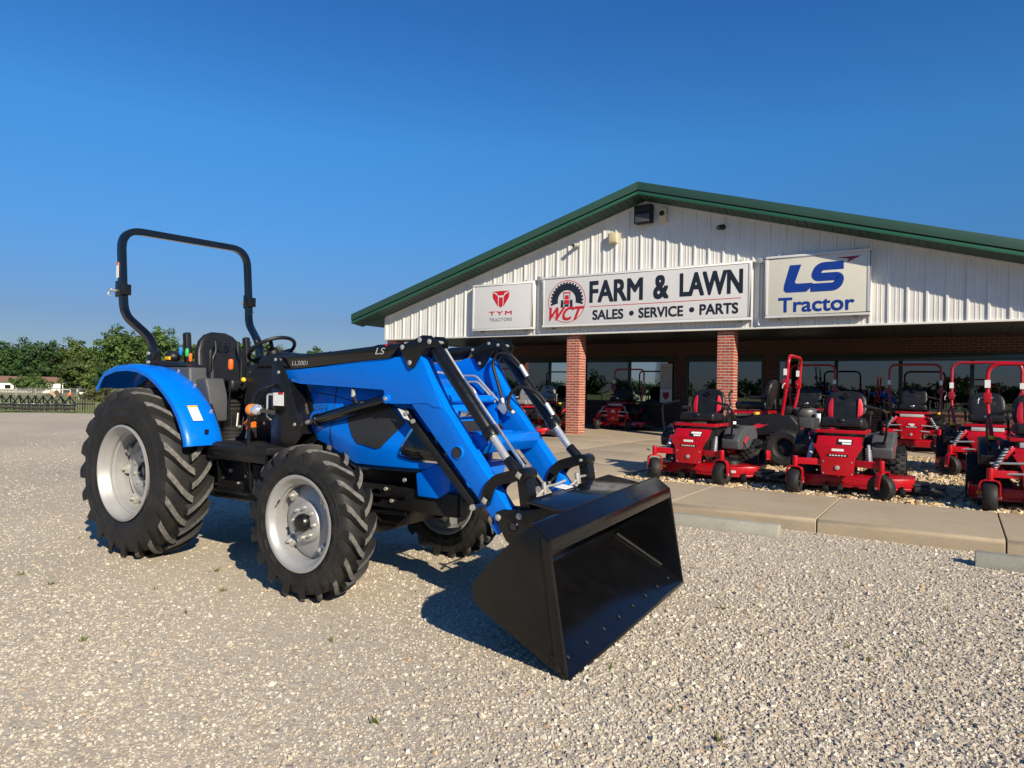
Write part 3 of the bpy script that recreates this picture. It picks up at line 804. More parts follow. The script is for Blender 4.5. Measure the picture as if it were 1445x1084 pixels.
for cx_, cz_, lb in ((-9.42, 5.72, 'silver security camera left of the cream junction box'), (-5.2, 5.77, 'black security camera right of the roof peak')):
    e = empty('security_camera', (cx_, 17.97, cz_), 0, lb, 'camera')
    s = MB(); s.cyl((0, 0, 0), (0, -.05, 0), .075, 20); s.build('mount', 'black_matte' if cx_ > -6 else 'zinc', e, bevel=.008)
    s = MB(); s.cyl((0, -.05, 0), (-.05, -.24, -.05), .06, 18); s.build('body', 'black_matte' if cx_ > -6 else 'zinc', e, bevel=.012)
    s = MB(); s.cyl((-.05, -.24, -.05), (-.053, -.25, -.053), .048, 18); s.build('lens', 'headlight', e)
for cx_, lb in ((-10.69, 'white electrical conduit between the two left signs'), (-4.25, 'white electrical conduit between the long sign and the cream sign')):
    e = empty('conduit', (cx_, 17.95, 4.0), 0, lb, 'conduit')
    s = MB(); s.cyl((0, -.03, -.82), (0, -.03, .80), .03, 10); s.build('pipe', 'white_metal', e)
    s = MB(); s.box((0, -.05, .80), (.14, .10, .14)); s.build('connector', 'sign_grey', e, bevel=.015)
# posters in the window left of the door
e = empty('window_poster', (-8.33, 22.44, 1.30), 0, 'white window poster with a dark red shield', 'poster')
s = MB(); s.box((0, 0, 0), (.42, .004, .46)); s.build('sheet', 'sign_white', e)
flat('shield', [[(-.11, .13), (.11, .13), (.11, -.02), (0, -.13), (-.11, -.02)]], -.006, 'sign_darkred', e); flat('caption', [[(-.13, -.20), (.13, -.20), (.13, -.175), (-.13, -.175)]], -.006, 'decal_grey', e)
e = empty('window_poster', (-8.34, 22.46, 1.95), 0, 'tall pale notice sheet in the window above the shield poster', 'poster')
s = MB(); s.box((0, 0, 0), (.42, .004, .90)); s.build('sheet', 'decal_grey', e)
for q in range(7):
    flat('notice_line', [[(-.16 + .06 * (q % 3), .35 - q * .12), (.16, .35 - q * .12), (.16, .31 - q * .12), (-.16 + .06 * (q % 3), .31 - q * .12)]], -.006, 'sign_grey', e)
# ================================================================== FAR LEFT: trees, house, fence, implements
def far(px, Z, z=None):
    xc = (px - 722.5) / F_PX * Z
    x = xc * cos(YAW) - Z * sin(YAW); y = xc * sin(YAW) + Z * cos(YAW)
    return Vector((x, y, fall(x, y) if z is None else z))
def crown_mesh(seed, n_cl, per, R, leaf, pal, lumpy=.28, low=.0):
    r = np.random.RandomState(seed)
    # lumps: clump centres near the surface of several overlapping ellipsoids
    lob = [(np.array([r.uniform(-.35, .35) * R[0], r.uniform(-.35, .35) * R[1], r.uniform(-.45, .5) * R[2]]), r.uniform(.5, .78)) for _ in range(7)] + [(np.zeros(3), .85)]
    P, Nn, Cc = [], [], []
    for _ in range(n_cl):
        c, s = lob[r.randint(len(lob))]
        d = r.normal(size=3); d /= np.linalg.norm(d); d[2] = d[2] * .9 + .05
        rad_ = s * r.uniform(.55, 1.04)
        cc = c + d * np.array(R) * rad_
        if cc[2] < -R[2] * (1 - low): continue
        cr = r.uniform(.5, 1.0) * lumpy * R[0]
        tone = r.uniform(.72, 1.22)
        q = r.normal(size=(per, 3)); q /= np.linalg.norm(q, axis=1)[:, None]
        q *= (r.uniform(0, 1, per) ** .4)[:, None] * cr * np.array([1, 1, .75])
        P.append(cc + q); nn = q / cr * .8 + d * .7 + r.normal(size=(per, 3)) * .55 + np.array([0, 0, .25])
        Nn.append(nn); col = np.array(pal)[r.randint(len(pal), size=per)] * tone * r.uniform(.8, 1.2, (per, 1)); Cc.append(col)
    P = np.concatenate(P); Nn = np.concatenate(Nn); Cc = np.concatenate(Cc)
    Nn /= np.linalg.norm(Nn, axis=1)[:, None]
    a = np.cross(Nn, r.normal(size=Nn.shape)); a /= np.linalg.norm(a, axis=1)[:, None]; b = np.cross(Nn, a)
    s = (leaf * r.uniform(.6, 1.3, len(P)))[:, None]
    V = np.stack([P - a * s * .55, P - b * s * .38, P + a * s * .6, P + b * s * .38], 1).reshape(-1, 3)
    Fq = np.arange(len(V)).reshape(-1, 4)
    return V, Fq, np.clip(Cc, .005, .5)
G_DARK = [(.028, .062, .018), (.035, .078, .02), (.022, .05, .016), (.05, .095, .025)]
G_DARK = [tuple(c * 1.28 for c in q) for q in G_DARK]
G_MID = [(.055, .10, .024), (.07, .125, .028), (.045, .085, .02), (.09, .14, .035)]
G_MID = [tuple(c * 1.28 for c in q) for q in G_MID]
G_YEL = [(.070, .110, .026), (.090, .132, .03), (.058, .09, .022), (.11, .13, .036)]
G_YEL = [tuple(c * 1.28 for c in q) for q in G_YEL]
def make_tree(seed, h, rx, pal, label, loc, sc=1.0, cl=120, per=52, leaf=.40, group='trees along the far side of the field'):
    e = empty('broadleaf_tree', loc, RNG.uniform(0, 6.28), label, 'tree', group)
    R = (rx, rx, h * .46); V, Fq, Cc = crown_mesh(seed, cl, per, R, leaf, pal)
    V = V + np.array([0, 0, h - R[2] * .93])
    raw_mesh('crown', V, Fq, 'leaf', e, Cc)
    s = MB(); path = [(0, 0, -.3), (.05, .02, h * .2), (-.06, .05, h * .45), (.05, 0, h * .75)]
    s.tube(path, [h * .03, h * .024, h * .016, h * .006], 8)
    for i in range(6):
        a = i * 1.05 + seed; z0 = h * (.22 + .07 * i)
        s.tube([(0, 0, z0), (cos(a) * rx * .35, sin(a) * rx * .35, z0 + h * .1), (cos(a) * rx * .7, sin(a) * rx * .7, z0 + h * .2)], [h * .012, h * .008, h * .003], 6)
    s.build('trunk', 'bark', e)
    e.scale = (sc, sc, sc); return e
TL = [(4, 128, 9.8, 4.2, G_DARK, 'dark green tree at the left picture edge'), (27, 135, 9.0, 3.6, G_DARK, 'dark green tree between the edge tree and the tallest dark one'),
      (56, 122, 10.6, 4.4, G_DARK, 'tall dark green tree behind the brown-roofed house'), (88, 128, 9.0, 3.8, G_YEL, 'yellow-green tree right of the tall dark tree'),
      (112, 125, 9.2, 3.9, G_YEL, 'yellow-green round tree over the white trough'), (136, 132, 8.6, 3.6, G_MID, 'mid green tree left of the roll bar trees'),
      (168, 112, 10.6, 4.6, G_MID, 'broad green tree just left of the roll bar post'), (203, 116, 10.9, 4.2, G_MID, 'green tree seen through the black roll bar'),
      (232, 112, 10.9, 3.4, G_MID, 'tall green tree right of the roll bar post'), (262, 118, 8.8, 3.4, G_YEL, 'low tree behind the blue lever of the tractor'),
      (338, 120, 9.4, 3.3, G_MID, 'green tree behind the right armrest of the seat'), (372, 124, 9.2, 3.4, G_YEL, 'yellow-green tree seen through the steering wheel'),
      (408, 132, 8.9, 3.4, G_MID, 'tree behind the black loader beam, near the steering wheel'), (446, 130, 9.1, 3.2, G_MID, 'tree behind the middle of the black loader beam'), (484, 132, 8.6, 2.8, G_YEL, 'last tree of the row, beside the building corner')]
for i, (px, Z, h, rx, pal, lb) in enumerate(TL):
    make_tree(20 + i, h, rx, pal, lb, far(px, Z * 1.55), sc=1.52)
# lower bushy trees in front
for i, (px, Z, h, rx, pal, lb) in enumerate([(104, 105, 5.6, 3.0, [(.068, .092, .024), (.055, .08, .022), (.09, .10, .03)], 'olive-brown bushy tree in front of the yellow-green trees'), (128, 104, 5.2, 2.7, G_YEL, 'olive bushy tree left of the blue fender'),
      (47, 140, 4.0, 3.6, G_MID, 'round green shrub in front of the brown-roofed house'), (186, 98, 5.4, 2.6, [(.035, .07, .035), (.045, .085, .045)], 'blue-green shrub under the broad tree, above the fender'), (152, 100, 4.2, 2.8, G_DARK, 'dark shrub just behind the tip of the fender')]):
    make_tree(50 + i, h, rx, pal, lb, far(px, Z), cl=80, per=45, leaf=.34, group='bushes in front of the far trees')
# tall weeds at the field edge right of the trough
V, Fq, Cc = crown_mesh(91, 60, 40, (5.5, 1.6, 1.1), .16, [(.12, .13, .05), (.09, .11, .03), (.16, .15, .07)], .10)
o = raw_mesh('brush', V + np.array(far(150, 62)) + np.array([0, 0, .6]), Fq, 'blade', None, Cc); tag(o, 'scrubby brush behind the implements', kind='stuff')
# dark mass of more woods behind, closing the gaps
V, Fq, Cc = [], [], []
a0 = 0
for i, px in enumerate(range(-30, 520, 26)):
    v, f, c = crown_mesh(200 + i, 40, 30, (5.5, 3.0, 3.4), .8, G_DARK, .3); p0 = far(px, 225); v = v * 1.5; v = v + np.array([p0.x, p0.y, p0.z + 3.2]); V.append(v); Fq.append(f + a0); Cc.append(c); a0 += len(v)
tag(raw_mesh('far_woods', np.concatenate(V), np.concatenate(Fq), 'leaf', None, np.concatenate(Cc)), 'dark mass of woods behind the tree row', kind='stuff')
# woods across the road behind the camera: the windows mirror them
V, Fq, Cc = [], [], []; a0 = 0
for i in range(34):
    xx0 = -190 + i * 9.5 + RNG.uniform(-2, 2); hh = RNG.uniform(3.4, 5.2) if i % 5 else 6.2
    v, f, c = crown_mesh(300 + i, 40, 30, (7.5, 3.5, hh * .62), .9, G_DARK, .3); v = v + np.array([xx0, -150 + RNG.uniform(-8, 8), hh * .42]); V.append(v); Fq.append(f + a0); Cc.append(c); a0 += len(v)
tag(raw_mesh('woods_across_road', np.concatenate(V), np.concatenate(Fq), 'leaf', None, np.concatenate(Cc)), 'line of woods mirrored in the shop windows', kind='stuff')

# ---- house
hp = far(20, 165); hrz = YAW + math.atan((722.5 - 20) / F_PX)
h = empty('house', hp, hrz, 'long white single-storey house with brown roof beyond the fence', 'house')
s = MB(); s.bb(-14, 9.2, -3, 3, 0, 2.7); s.build('wall', 'house_white', h, smooth=0)
s = MB(); s.prism([(-3.5, 2.65), (3.5, 2.65), (0, 4.0)], -14.4, 9.6, 'x'); s.build('roof', 'roof_brown', h, smooth=0)
for wx0 in (-6.5, -1.2, 2.2, 6):
    w_ = empty('window', (wx0, -3.03, 1.5), parent=h)
    s = MB(); s.box((0, 0, 0), (1.3, .06, 1.1)); s.build('frame', 'white_paint', w_, bevel=.02); s = MB(); s.box((0, -.04, 0), (1.1, .03, .9)); s.build('pane', 'headlight', w_)
s = MB()
for q in (9.6, 11.2, 12.6): s.bb(q, q + .14, -2.6, -2.46, 0, 2.4)
s.bb(9.3, 12.9, -2.9, 2.0, 2.4, 2.55); s.bb(9.3, 12.8, -2.6, -2.5, .9, 1.0); s.build('porch', 'white_paint', h, smooth=0)

# ---- fences
def rot_to(px): return YAW + math.atan((722.5 - px) / F_PX)
a, b = far(-30, 118), far(62, 112)
f_ = empty('picket_fence', a, 0, 'weathered grey board fence at the left edge', 'fence')
nb = 46
for i in range(nb):
    p0 = a.lerp(b, i / nb) - a; s = MB() if i == 0 else None
    if i == 0:
        s.box((0, 0, .48), (.20, .03, .96)); pick = s.build('picket', 'wood_grey', f_, rot=(0, 0, math.atan2((b - a).y, (b - a).x)))
    else:
        o = pick.copy(); COL.objects.link(o); o.parent = f_; o.location = p0
s = MB(); s.bar(Vector((0, 0, .35)), (b - a) + Vector((0, 0, .35)), .06, .08); s.bar(Vector((0, 0, .8)), (b - a) + Vector((0, 0, .8)), .06, .08); s.build('rail', 'wood_grey', f_, smooth=0)
a, b = far(20, 104), far(240, 84)
f_ = empty('chain_link_fence', a, 0, 'chain link fence with grey posts crossing the field', 'fence')
ft = 1.15
for px in (24, 57, 90, 122, 157, 196, 236):
    t_ = (px - 20) / 220; p0 = a.lerp(b, t_); p0.z = fall(p0.x, p0.y); p0 = p0 - a
    s = MB(); s.cyl(p0, p0 + Vector((0, 0, ft + .05)), .05, 8); s.build('post', 'post_grey', f_)
s = MB(); d_ = b - a; d_.z = fall(b.x, b.y) - a.z; s.cyl(Vector((0, 0, ft)), d_ + Vector((0, 0, ft)), .035, 8); s.build('top_rail', 'post_grey', f_)
s = MB()
for i in range(260):
    for sg in (-1, 1):
        t0 = i / 260; t1 = min(1, max(0, t0 + sg * .028)); s.bar(d_ * t0 + Vector((0, 0, .05)), d_ * t1 + Vector((0, 0, ft)), .006, .006)
o = s.build('wire_mesh', 'post_grey', f_, smooth=0); tag(o, kind='stuff')
# white trough, orange barrel, tan logs
p0 = far(123, 78); e = empty('feed_trough', p0, rot_to(123), 'white trough on legs out in the grass', 'trough')
s = MB(); s.box((0, 0, .55), (1.5, .7, .42)); s.build('body', 'white_paint', e, bevel=.05)
for sx_ in (-.65, .65):
    s = MB(); s.bar((sx_, 0, .4), (sx_ * 1.25, 0, 0), .08, .08); s.build('leg', 'white_paint', e)
p0 = far(98.5, 90); e = empty('orange_barrel', p0, 0, 'small orange barrel by the fence', 'barrel')
s = MB(); s.lathe([(.19, .0), (.2, .05), (.21, .25), (.2, .45), (.17, .52)], (0, 0, .1), 14, 'z'); s.build('drum', 'orange', e)
s = MB(); s.lathe([(.21, .2), (.215, .22), (.215, .28), (.21, .3)], (0, 0, .1), 14, 'z'); s.build('band', 'orange', e)
p0 = far(76, 92); e = empty('log_pile', p0, rot_to(76), 'tan pile of cut logs by the fence', 'log pile')
simple('cut_wood', (.38, .27, .16), .8, var=.25)
for i, (x_, z_, r_) in enumerate([(-.6, .25, .28), (0, .22, .25), (.55, .3, .32), (-.25, .62, .24), (.3, .66, .25)]):
    s = MB(); s.cyl((x_, -.6, z_), (x_ + .05, .6, z_), r_, 12); s.build('log', 'cut_wood' if i % 2 else 'bark', e, bevel=.02)

# ---- row of black three-point implements at the edge of the lot
def implement(px, Z, label, kind=0):
    p0 = far(px, Z, 0.0); e = empty('tractor_implement', p0, rot_to(px) + RNG.uniform(-.12, .12), label, 'implement', 'black implements parked at the edge of the gravel')
    s = MB(); s.bar((-.26, -.1, .30), (0, -.02, .68), .055, .055); s.bar((.26, -.1, .30), (0, -.02, .68), .055, .055); s.bar((0, -.02, .68), (.02, .8, .32), .05, .05)
    s.box((0, -.02, .70), (.10, .08, .10)); s.build('hitch_frame', 'black_paint', e, bevel=.008)
    s = MB(); s.bb(-.27, .27, -.14, -.04, .24, .34); s.bb(-.27, .27, .7, .8, .26, .34); s.bb(-.27, -.19, -.04, .7, .25, .33); s.bb(.19, .27, -.04, .7, .25, .33); s.build('frame', 'black_paint', e, bevel=.01)
    for i, x_ in enumerate((-.21, .0, .21)):
        s = MB(); s.bar((x_, .2 * i, .32), (x_, .2 * i - .03, .02), .05, .03); s.box((x_, .2 * i - .06, .03), (.09, .12, .03)); s.build('shank', 'black_matte', e)
    s = MB(); s.box((0, -.2, .14), (.46, .05, .13)); s.build('blade', 'black_matte', e, bevel=.01)
ords = ['first', 'second', 'third', 'fourth', 'fifth', 'sixth', 'seventh', 'eighth', 'ninth']
for i, px in enumerate((3, 15.5, 28, 40, 50.5, 61.5, 74, 86.5, 99)):
    implement(px, 32.4 + RNG.uniform(-.3, .3), 'black A-frame implement, %s from the left picture edge' % ords[i])
def rake(px, label):
    p0 = far(px, 33.2, 0); e = empty('tine_rake', p0, rot_to(px), label, 'implement', 'black hooped rakes parked beside the implements')
    s = MB(); s.bb(-.26, .26, -.03, .03, .30, .36); s.bb(-.26, .26, -.03, .03, .60, .63); s.build('frame', 'black_paint', e)
    for i in range(6):
        x_ = -.24 + i * .096; s = MB(); s.tube(rpath([(x_, 0, .02), (x_, -.14, .2), (x_, -.10, .62), (x_, .12, .66)], .1), .011, 6); s.build('tine', 'black_matte', e)
rake(112, 'black hooped rake, left one just beside the rear tyre'); rake(126, 'black hooped rake partly behind the rear tyre')
# ================================================================== BLUE TRACTOR WITH LOADER
TR = empty('tractor', (-5.79, 4.02, 0), 0, 'blue open-station tractor with front loader and black bucket on the gravel', 'tractor')
def tyre(R, hw, rr, nl, lugh=.045, sw=.40, lw=.05):
    """rubber carcass with chevron lugs, axis along y, forward = +x"""
    s = MB(); Rc = R - lugh
    half = [(rr - .012, .70), (rr + .012, .86), (rr + .045, .95), (rr + (Rc - rr) * .30, .985), (rr + (Rc - rr) * .31, 1.0), (rr + (Rc - rr) * .34, 1.0), (rr + (Rc - rr) * .35, .992), (rr + (Rc - rr) * .55, 1.0), (rr + (Rc - rr) * .56, 1.012), (rr + (Rc - rr) * .59, 1.012), (rr + (Rc - rr) * .60, 1.0), (Rc - .085, .985), (Rc - .035, .90), (Rc - .012, .70), (Rc - .002, .35), (Rc, 0)]
    prof = [(r, -y * hw) for r, y in half] + [(r, y * hw) for r, y in half[-2::-1]]
    s.lathe(prof, n=64, cap=False)
    def rc(yn):
        yn = abs(yn)
        pts = [(0, Rc), (.35, Rc - .002), (.70, Rc - .012), (.90, Rc - .035), (.985, Rc - .085), (1.0, Rc - .13)]
        for (a, b), (c, d) in zip(pts[:-1], pts[1:]):
            if yn <= c: return b + (d - b) * (yn - a) / (c - a)
        return pts[-1][1]
    for sd_ in (-1, 1):
        for i in range(nl):
            p0 = 2 * pi * (i + (.5 if sd_ > 0 else 0)) / nl
            st = []
            for tt, yn, drop in ((0, -.05, 0), (.22, .2, .0), (.45, .45, .002), (.7, .70, .006), (.9, .90, .016), (1.0, .985, .034), (1.05, 1.005, .085)):
                ph = p0 - sw * (tt ** 1.25); rb = rc(yn) - .012; rt_ = R - drop if yn < 1.0 else rc(1.0) + .012
                wt, wb = lw * (1 + .25 * tt) / R / 2, lw * (1.75 + .3 * tt) / R / 2
                y = sd_ * yn * hw
                def P(r, a): return (r * sin(a), y, r * cos(a))
                st.append([P(rb, ph - wb), P(rt_, ph - wt), P(rt_, ph + wt), P(rb, ph + wb)])
            n0 = len(s.f); s.loft(st)
            for q in range(n0, len(s.f)):
                k = (q - n0) % 4
                if q < len(s.f) - 2 and k == 1 and (q - n0) // 4 < 5: s.mi[q] = 1
    return s
def wheel(name, x, y, z, R, hw, rr, nl, o, front, label, **kw):
    w = empty(name, (x, y, z), parent=TR); w['label'] = label
    w.rotation_euler = (0, RNG.uniform(0, 1), 0)
    tyre(R, hw, rr, nl, **kw).build('tyre', ['rubber', 'lug_worn'], w, smooth=40)
    s = MB()
    def L(prof, n=56): s.lathe([(r, o * h) for r, h in prof], n=n, cap=False)
    rim = [(rr + .012, .90), (rr + .016, .97), (rr - .002, 1.0), (rr - .012, .94), (rr - .025, .82), (rr - .030, .70), (rr - .046, .60), (rr - .046, .50), (rr - .040, .47), (rr - .046, .44), (rr - .056, .40), (rr - .056, .10), (rr - .050, -.30), (rr - .03, -.60), (rr - .012, -.80), (rr + .012, -.92), (rr + .004, -.98), (rr - .02, -.86)]
    L([(r, h * hw) for r, h in rim]); s.build('rim', 'rim_silver', w, smooth=50)
    s = MB()
    if not front:
        prof = [(rr - .055, -.32), (rr - .070, -.26), (rr - .085, -.12), (rr - .105, -.06), (rr * .62, -.10), (rr * .56, -.04), (rr * .50, .06), (rr * .44, .10), (rr * .24, .10), (rr * .19, .03), (.001, .03)]
    else:
        prof = [(rr - .058, -.10), (rr - .08, .02), (rr * .62, .10), (rr * .46, .22), (rr * .42, .42), (rr * .40, .46), (rr * .24, .46), (.001, .44)]
    L([(r, h * hw) for r, h in prof]); s.build('disc', 'rim_silver', w, smooth=40)
    # clamps between rim and disc
    for k in range(8 if not front else 4):
        a = k * 2 * pi / (8 if not front else 4) + (.2 if k % 2 and not front else 0); r_ = rr - .088
        q = MB(); c = (r_ * sin(a), o * hw * (-.08 if not front else .10), r_ * cos(a))
        q.box(c, (.075, .05, .05), (0, a, 0)); q.cyl((c[0], c[1], c[2]), (c[0], c[1] + o * .05, c[2]), .014, 8); q.build('clamp', 'zinc', w, bevel=.005)
    hr = rr * (.30 if not front else .33); ho = hw * (.05 if not front else .46)
    for k in range(8):
        a = k * pi / 4; q = MB(); c = Vector((hr * sin(a), o * ho, hr * cos(a)))
        q.cyl(c, c + Vector((0, o * .022, 0)), .014 if not front else .012, 6); q.build('bolt', 'zinc', w)
    q = MB()
    if front: q.lathe([(.062, o * (hw * .44)), (.062, o * (hw * .44 + .03)), (.05, o * (hw * .44 + .05)), (.02, o * (hw * .44 + .055)), (.001, o * (hw * .44 + .055))], n=24)
    else: q.lathe([(.075, -o * hw * .03), (.075, o * hw * .12), (.05, o * hw * .16), (.045, o * hw * .0), (.001, o * hw * .0)], n=24)
    q.build('hub', 'black_paint', w, bevel=.003)
wheel('rear_wheel', -.04, -.785, .705, .715, .205, .385, 20, -1, False, 'big lugged rear tyre on the near side', sw=.34, lw=.052)
wheel('rear_wheel', -.04, .785, .705, .715, .205, .385, 20, 1, False, 'big lugged rear tyre on the far side', sw=.34, lw=.052)
wheel('front_wheel', 2.045, -.775, .525, .535, .125, .315, 18, -1, True, 'lugged front tyre on the near side', sw=.30, lw=.04, lugh=.042)
wheel('front_wheel', 2.07, .765, .525, .535, .125, .315, 18, 1, True, 'lugged front tyre on the far side', sw=.30, lw=.04, lugh=.042)

def part(name, mat, parent=TR, bevel=.008, **k):
    return lambda s: s.build(name, mat, parent, bevel=bevel, **k)
# ---- chassis
s = MB(); s.prism([(-.35, .55), (-.40, .85), (-.2, 1.05), (.35, 1.05), (.5, .92), (1.5, .88), (1.5, .52), (.5, .46), (.1, .42), (-.2, .45)], -.21, .21); s.build('transmission_housing', 'chassis_black', TR, bevel=.03)
s = MB(); s.lathe([(.16, -.58), (.15, -.45), (.11, -.3), (.11, .3), (.15, .45), (.16, .58)], (-.04, 0, .70), 24); s.build('rear_axle', 'chassis_black', TR)
s = MB(); s.prism([(1.45, .50), (1.45, 1.0), (2.75, .96), (2.8, .70), (2.45, .55), (2.3, .42), (1.8, .42), (1.7, .50)], -.20, .20); s.build('engine_block', 'chassis_black', TR, bevel=.02)
for sd_ in (-1, 1):
    s = MB(); s.bb(1.2, 2.95, sd_ * .27 - .03, sd_ * .27 + .03, .58, .74); s.build('frame_rail', 'chassis_black', TR, bevel=.008)
s = MB(); s.tube([(2.05, -.60, .50), (2.05, -.35, .46), (2.05, -.1, .47), (2.05, .1, .47), (2.05, .35, .46), (2.05, .60, .50)], [.075, .085, .13, .13, .085, .075], 14)
for sd_ in (-1, 1):
    s.cyl((2.05, sd_ * .56, .36), (2.05, sd_ * .56, .68), .085, 16); s.cyl((2.05, sd_ * .55, .52), (2.05, sd_ * .74, .52), .11, 18)
s.build('front_axle', 'chassis_black', TR, bevel=.008)
s = MB(); s.cyl((1.2, -.12, .42), (2.0, -.05, .44), .035, 10); s.cyl((1.9, -.5, .62), (1.85, .5, .62), .025, 10); s.build('steering_linkage', 'chassis_black', TR)
s = MB(); s.bb(.42, 1.15, -.50, -.26, .50, .84); s.build('fuel_tank', 'plastic_black', TR, bevel=.05, seg=3)
s = MB(); s.bb(.42, 1.15, .26, .50, .50, .84); s.build('battery_box', 'plastic_black', TR, bevel=.04, seg=3)
s = MB(); s.cyl((1.62, -.2, .62), (1.62, -.32, .62), .07, 16); s.cyl((1.75, -.2, .7), (1.75, -.33, .7), .05, 14); s.cyl((2.2, -.2, .66), (2.2, -.3, .66), .06, 14); s.build('filters', 'black_matte', TR, bevel=.006)
for k, (x_, z_, mt_) in enumerate(((1.50, .78, 'lever_blue'), (1.53, .74, 'sign_red'))):
    s = MB(); s.tube(rpath([(x_, -.42, z_ + .1), (x_ + .02, -.45, z_ - .05), (x_, -.38, z_ - .2), (x_ - .1, -.3, z_ - .28)], .06), .009, 8); s.build('hydraulic_hose', mt_, TR)
s = MB(); s.box((1.5, -.44, .88), (.10, .05, .05)); s.cyl((1.44, -.44, .88), (1.58, -.46, .90), .014, 8); s.build('hose_coupler', 'zinc', TR, bevel=.008)
s = MB()
for zz in (.50, .62): s.cyl((1.0, -.34, zz), (2.5, -.31, zz + .06), .012, 8)
s.build('steel_lines', 'black_paint', TR)
# three-point arms at the back
s = MB()
for sd_ in (-1, 1):
    s.bar((-.3, sd_ * .33, .55), (-1.15, sd_ * .38, .48), .03, .07); s.bar((-.45, sd_ * .33, 1.1), (-.85, sd_ * .36, .55), .03, .03)
s.build('lift_arms', 'chassis_black', TR, bevel=.005)

# ---- hood
HS = [(1.36, .98, .30, 1.55), (1.55, 1.03, .345, 1.60), (1.72, .99, .36, 1.605), (1.88, .93, .37, 1.60), (2.04, .865, .375, 1.59), (2.30, .865, .372, 1.57), (2.55, .87, .36, 1.53), (2.70, .875, .335, 1.47), (2.79, .885, .30, 1.36), (2.83, .90, .26, 1.20)]
def hood_sec(x, zb, w, zt):
    q = []
    hh = zt - zb
    for wy, f in ((.86, .0), (.97, .04), (1.06, .20), (1.07, .28), (.99, .46), (.95, .66), (.88, .84), (.74, .945), (.5, .99), (.0, 1.0)):
        q.append((x, -w * wy, zb + hh * f))
    return q + [(x, -a[1], a[2]) for a in q[-2::-1]]
s = MB(); s.loft([hood_sec(*h) for h in HS]); s.build('hood', 'blue_paint', TR, smooth=24)
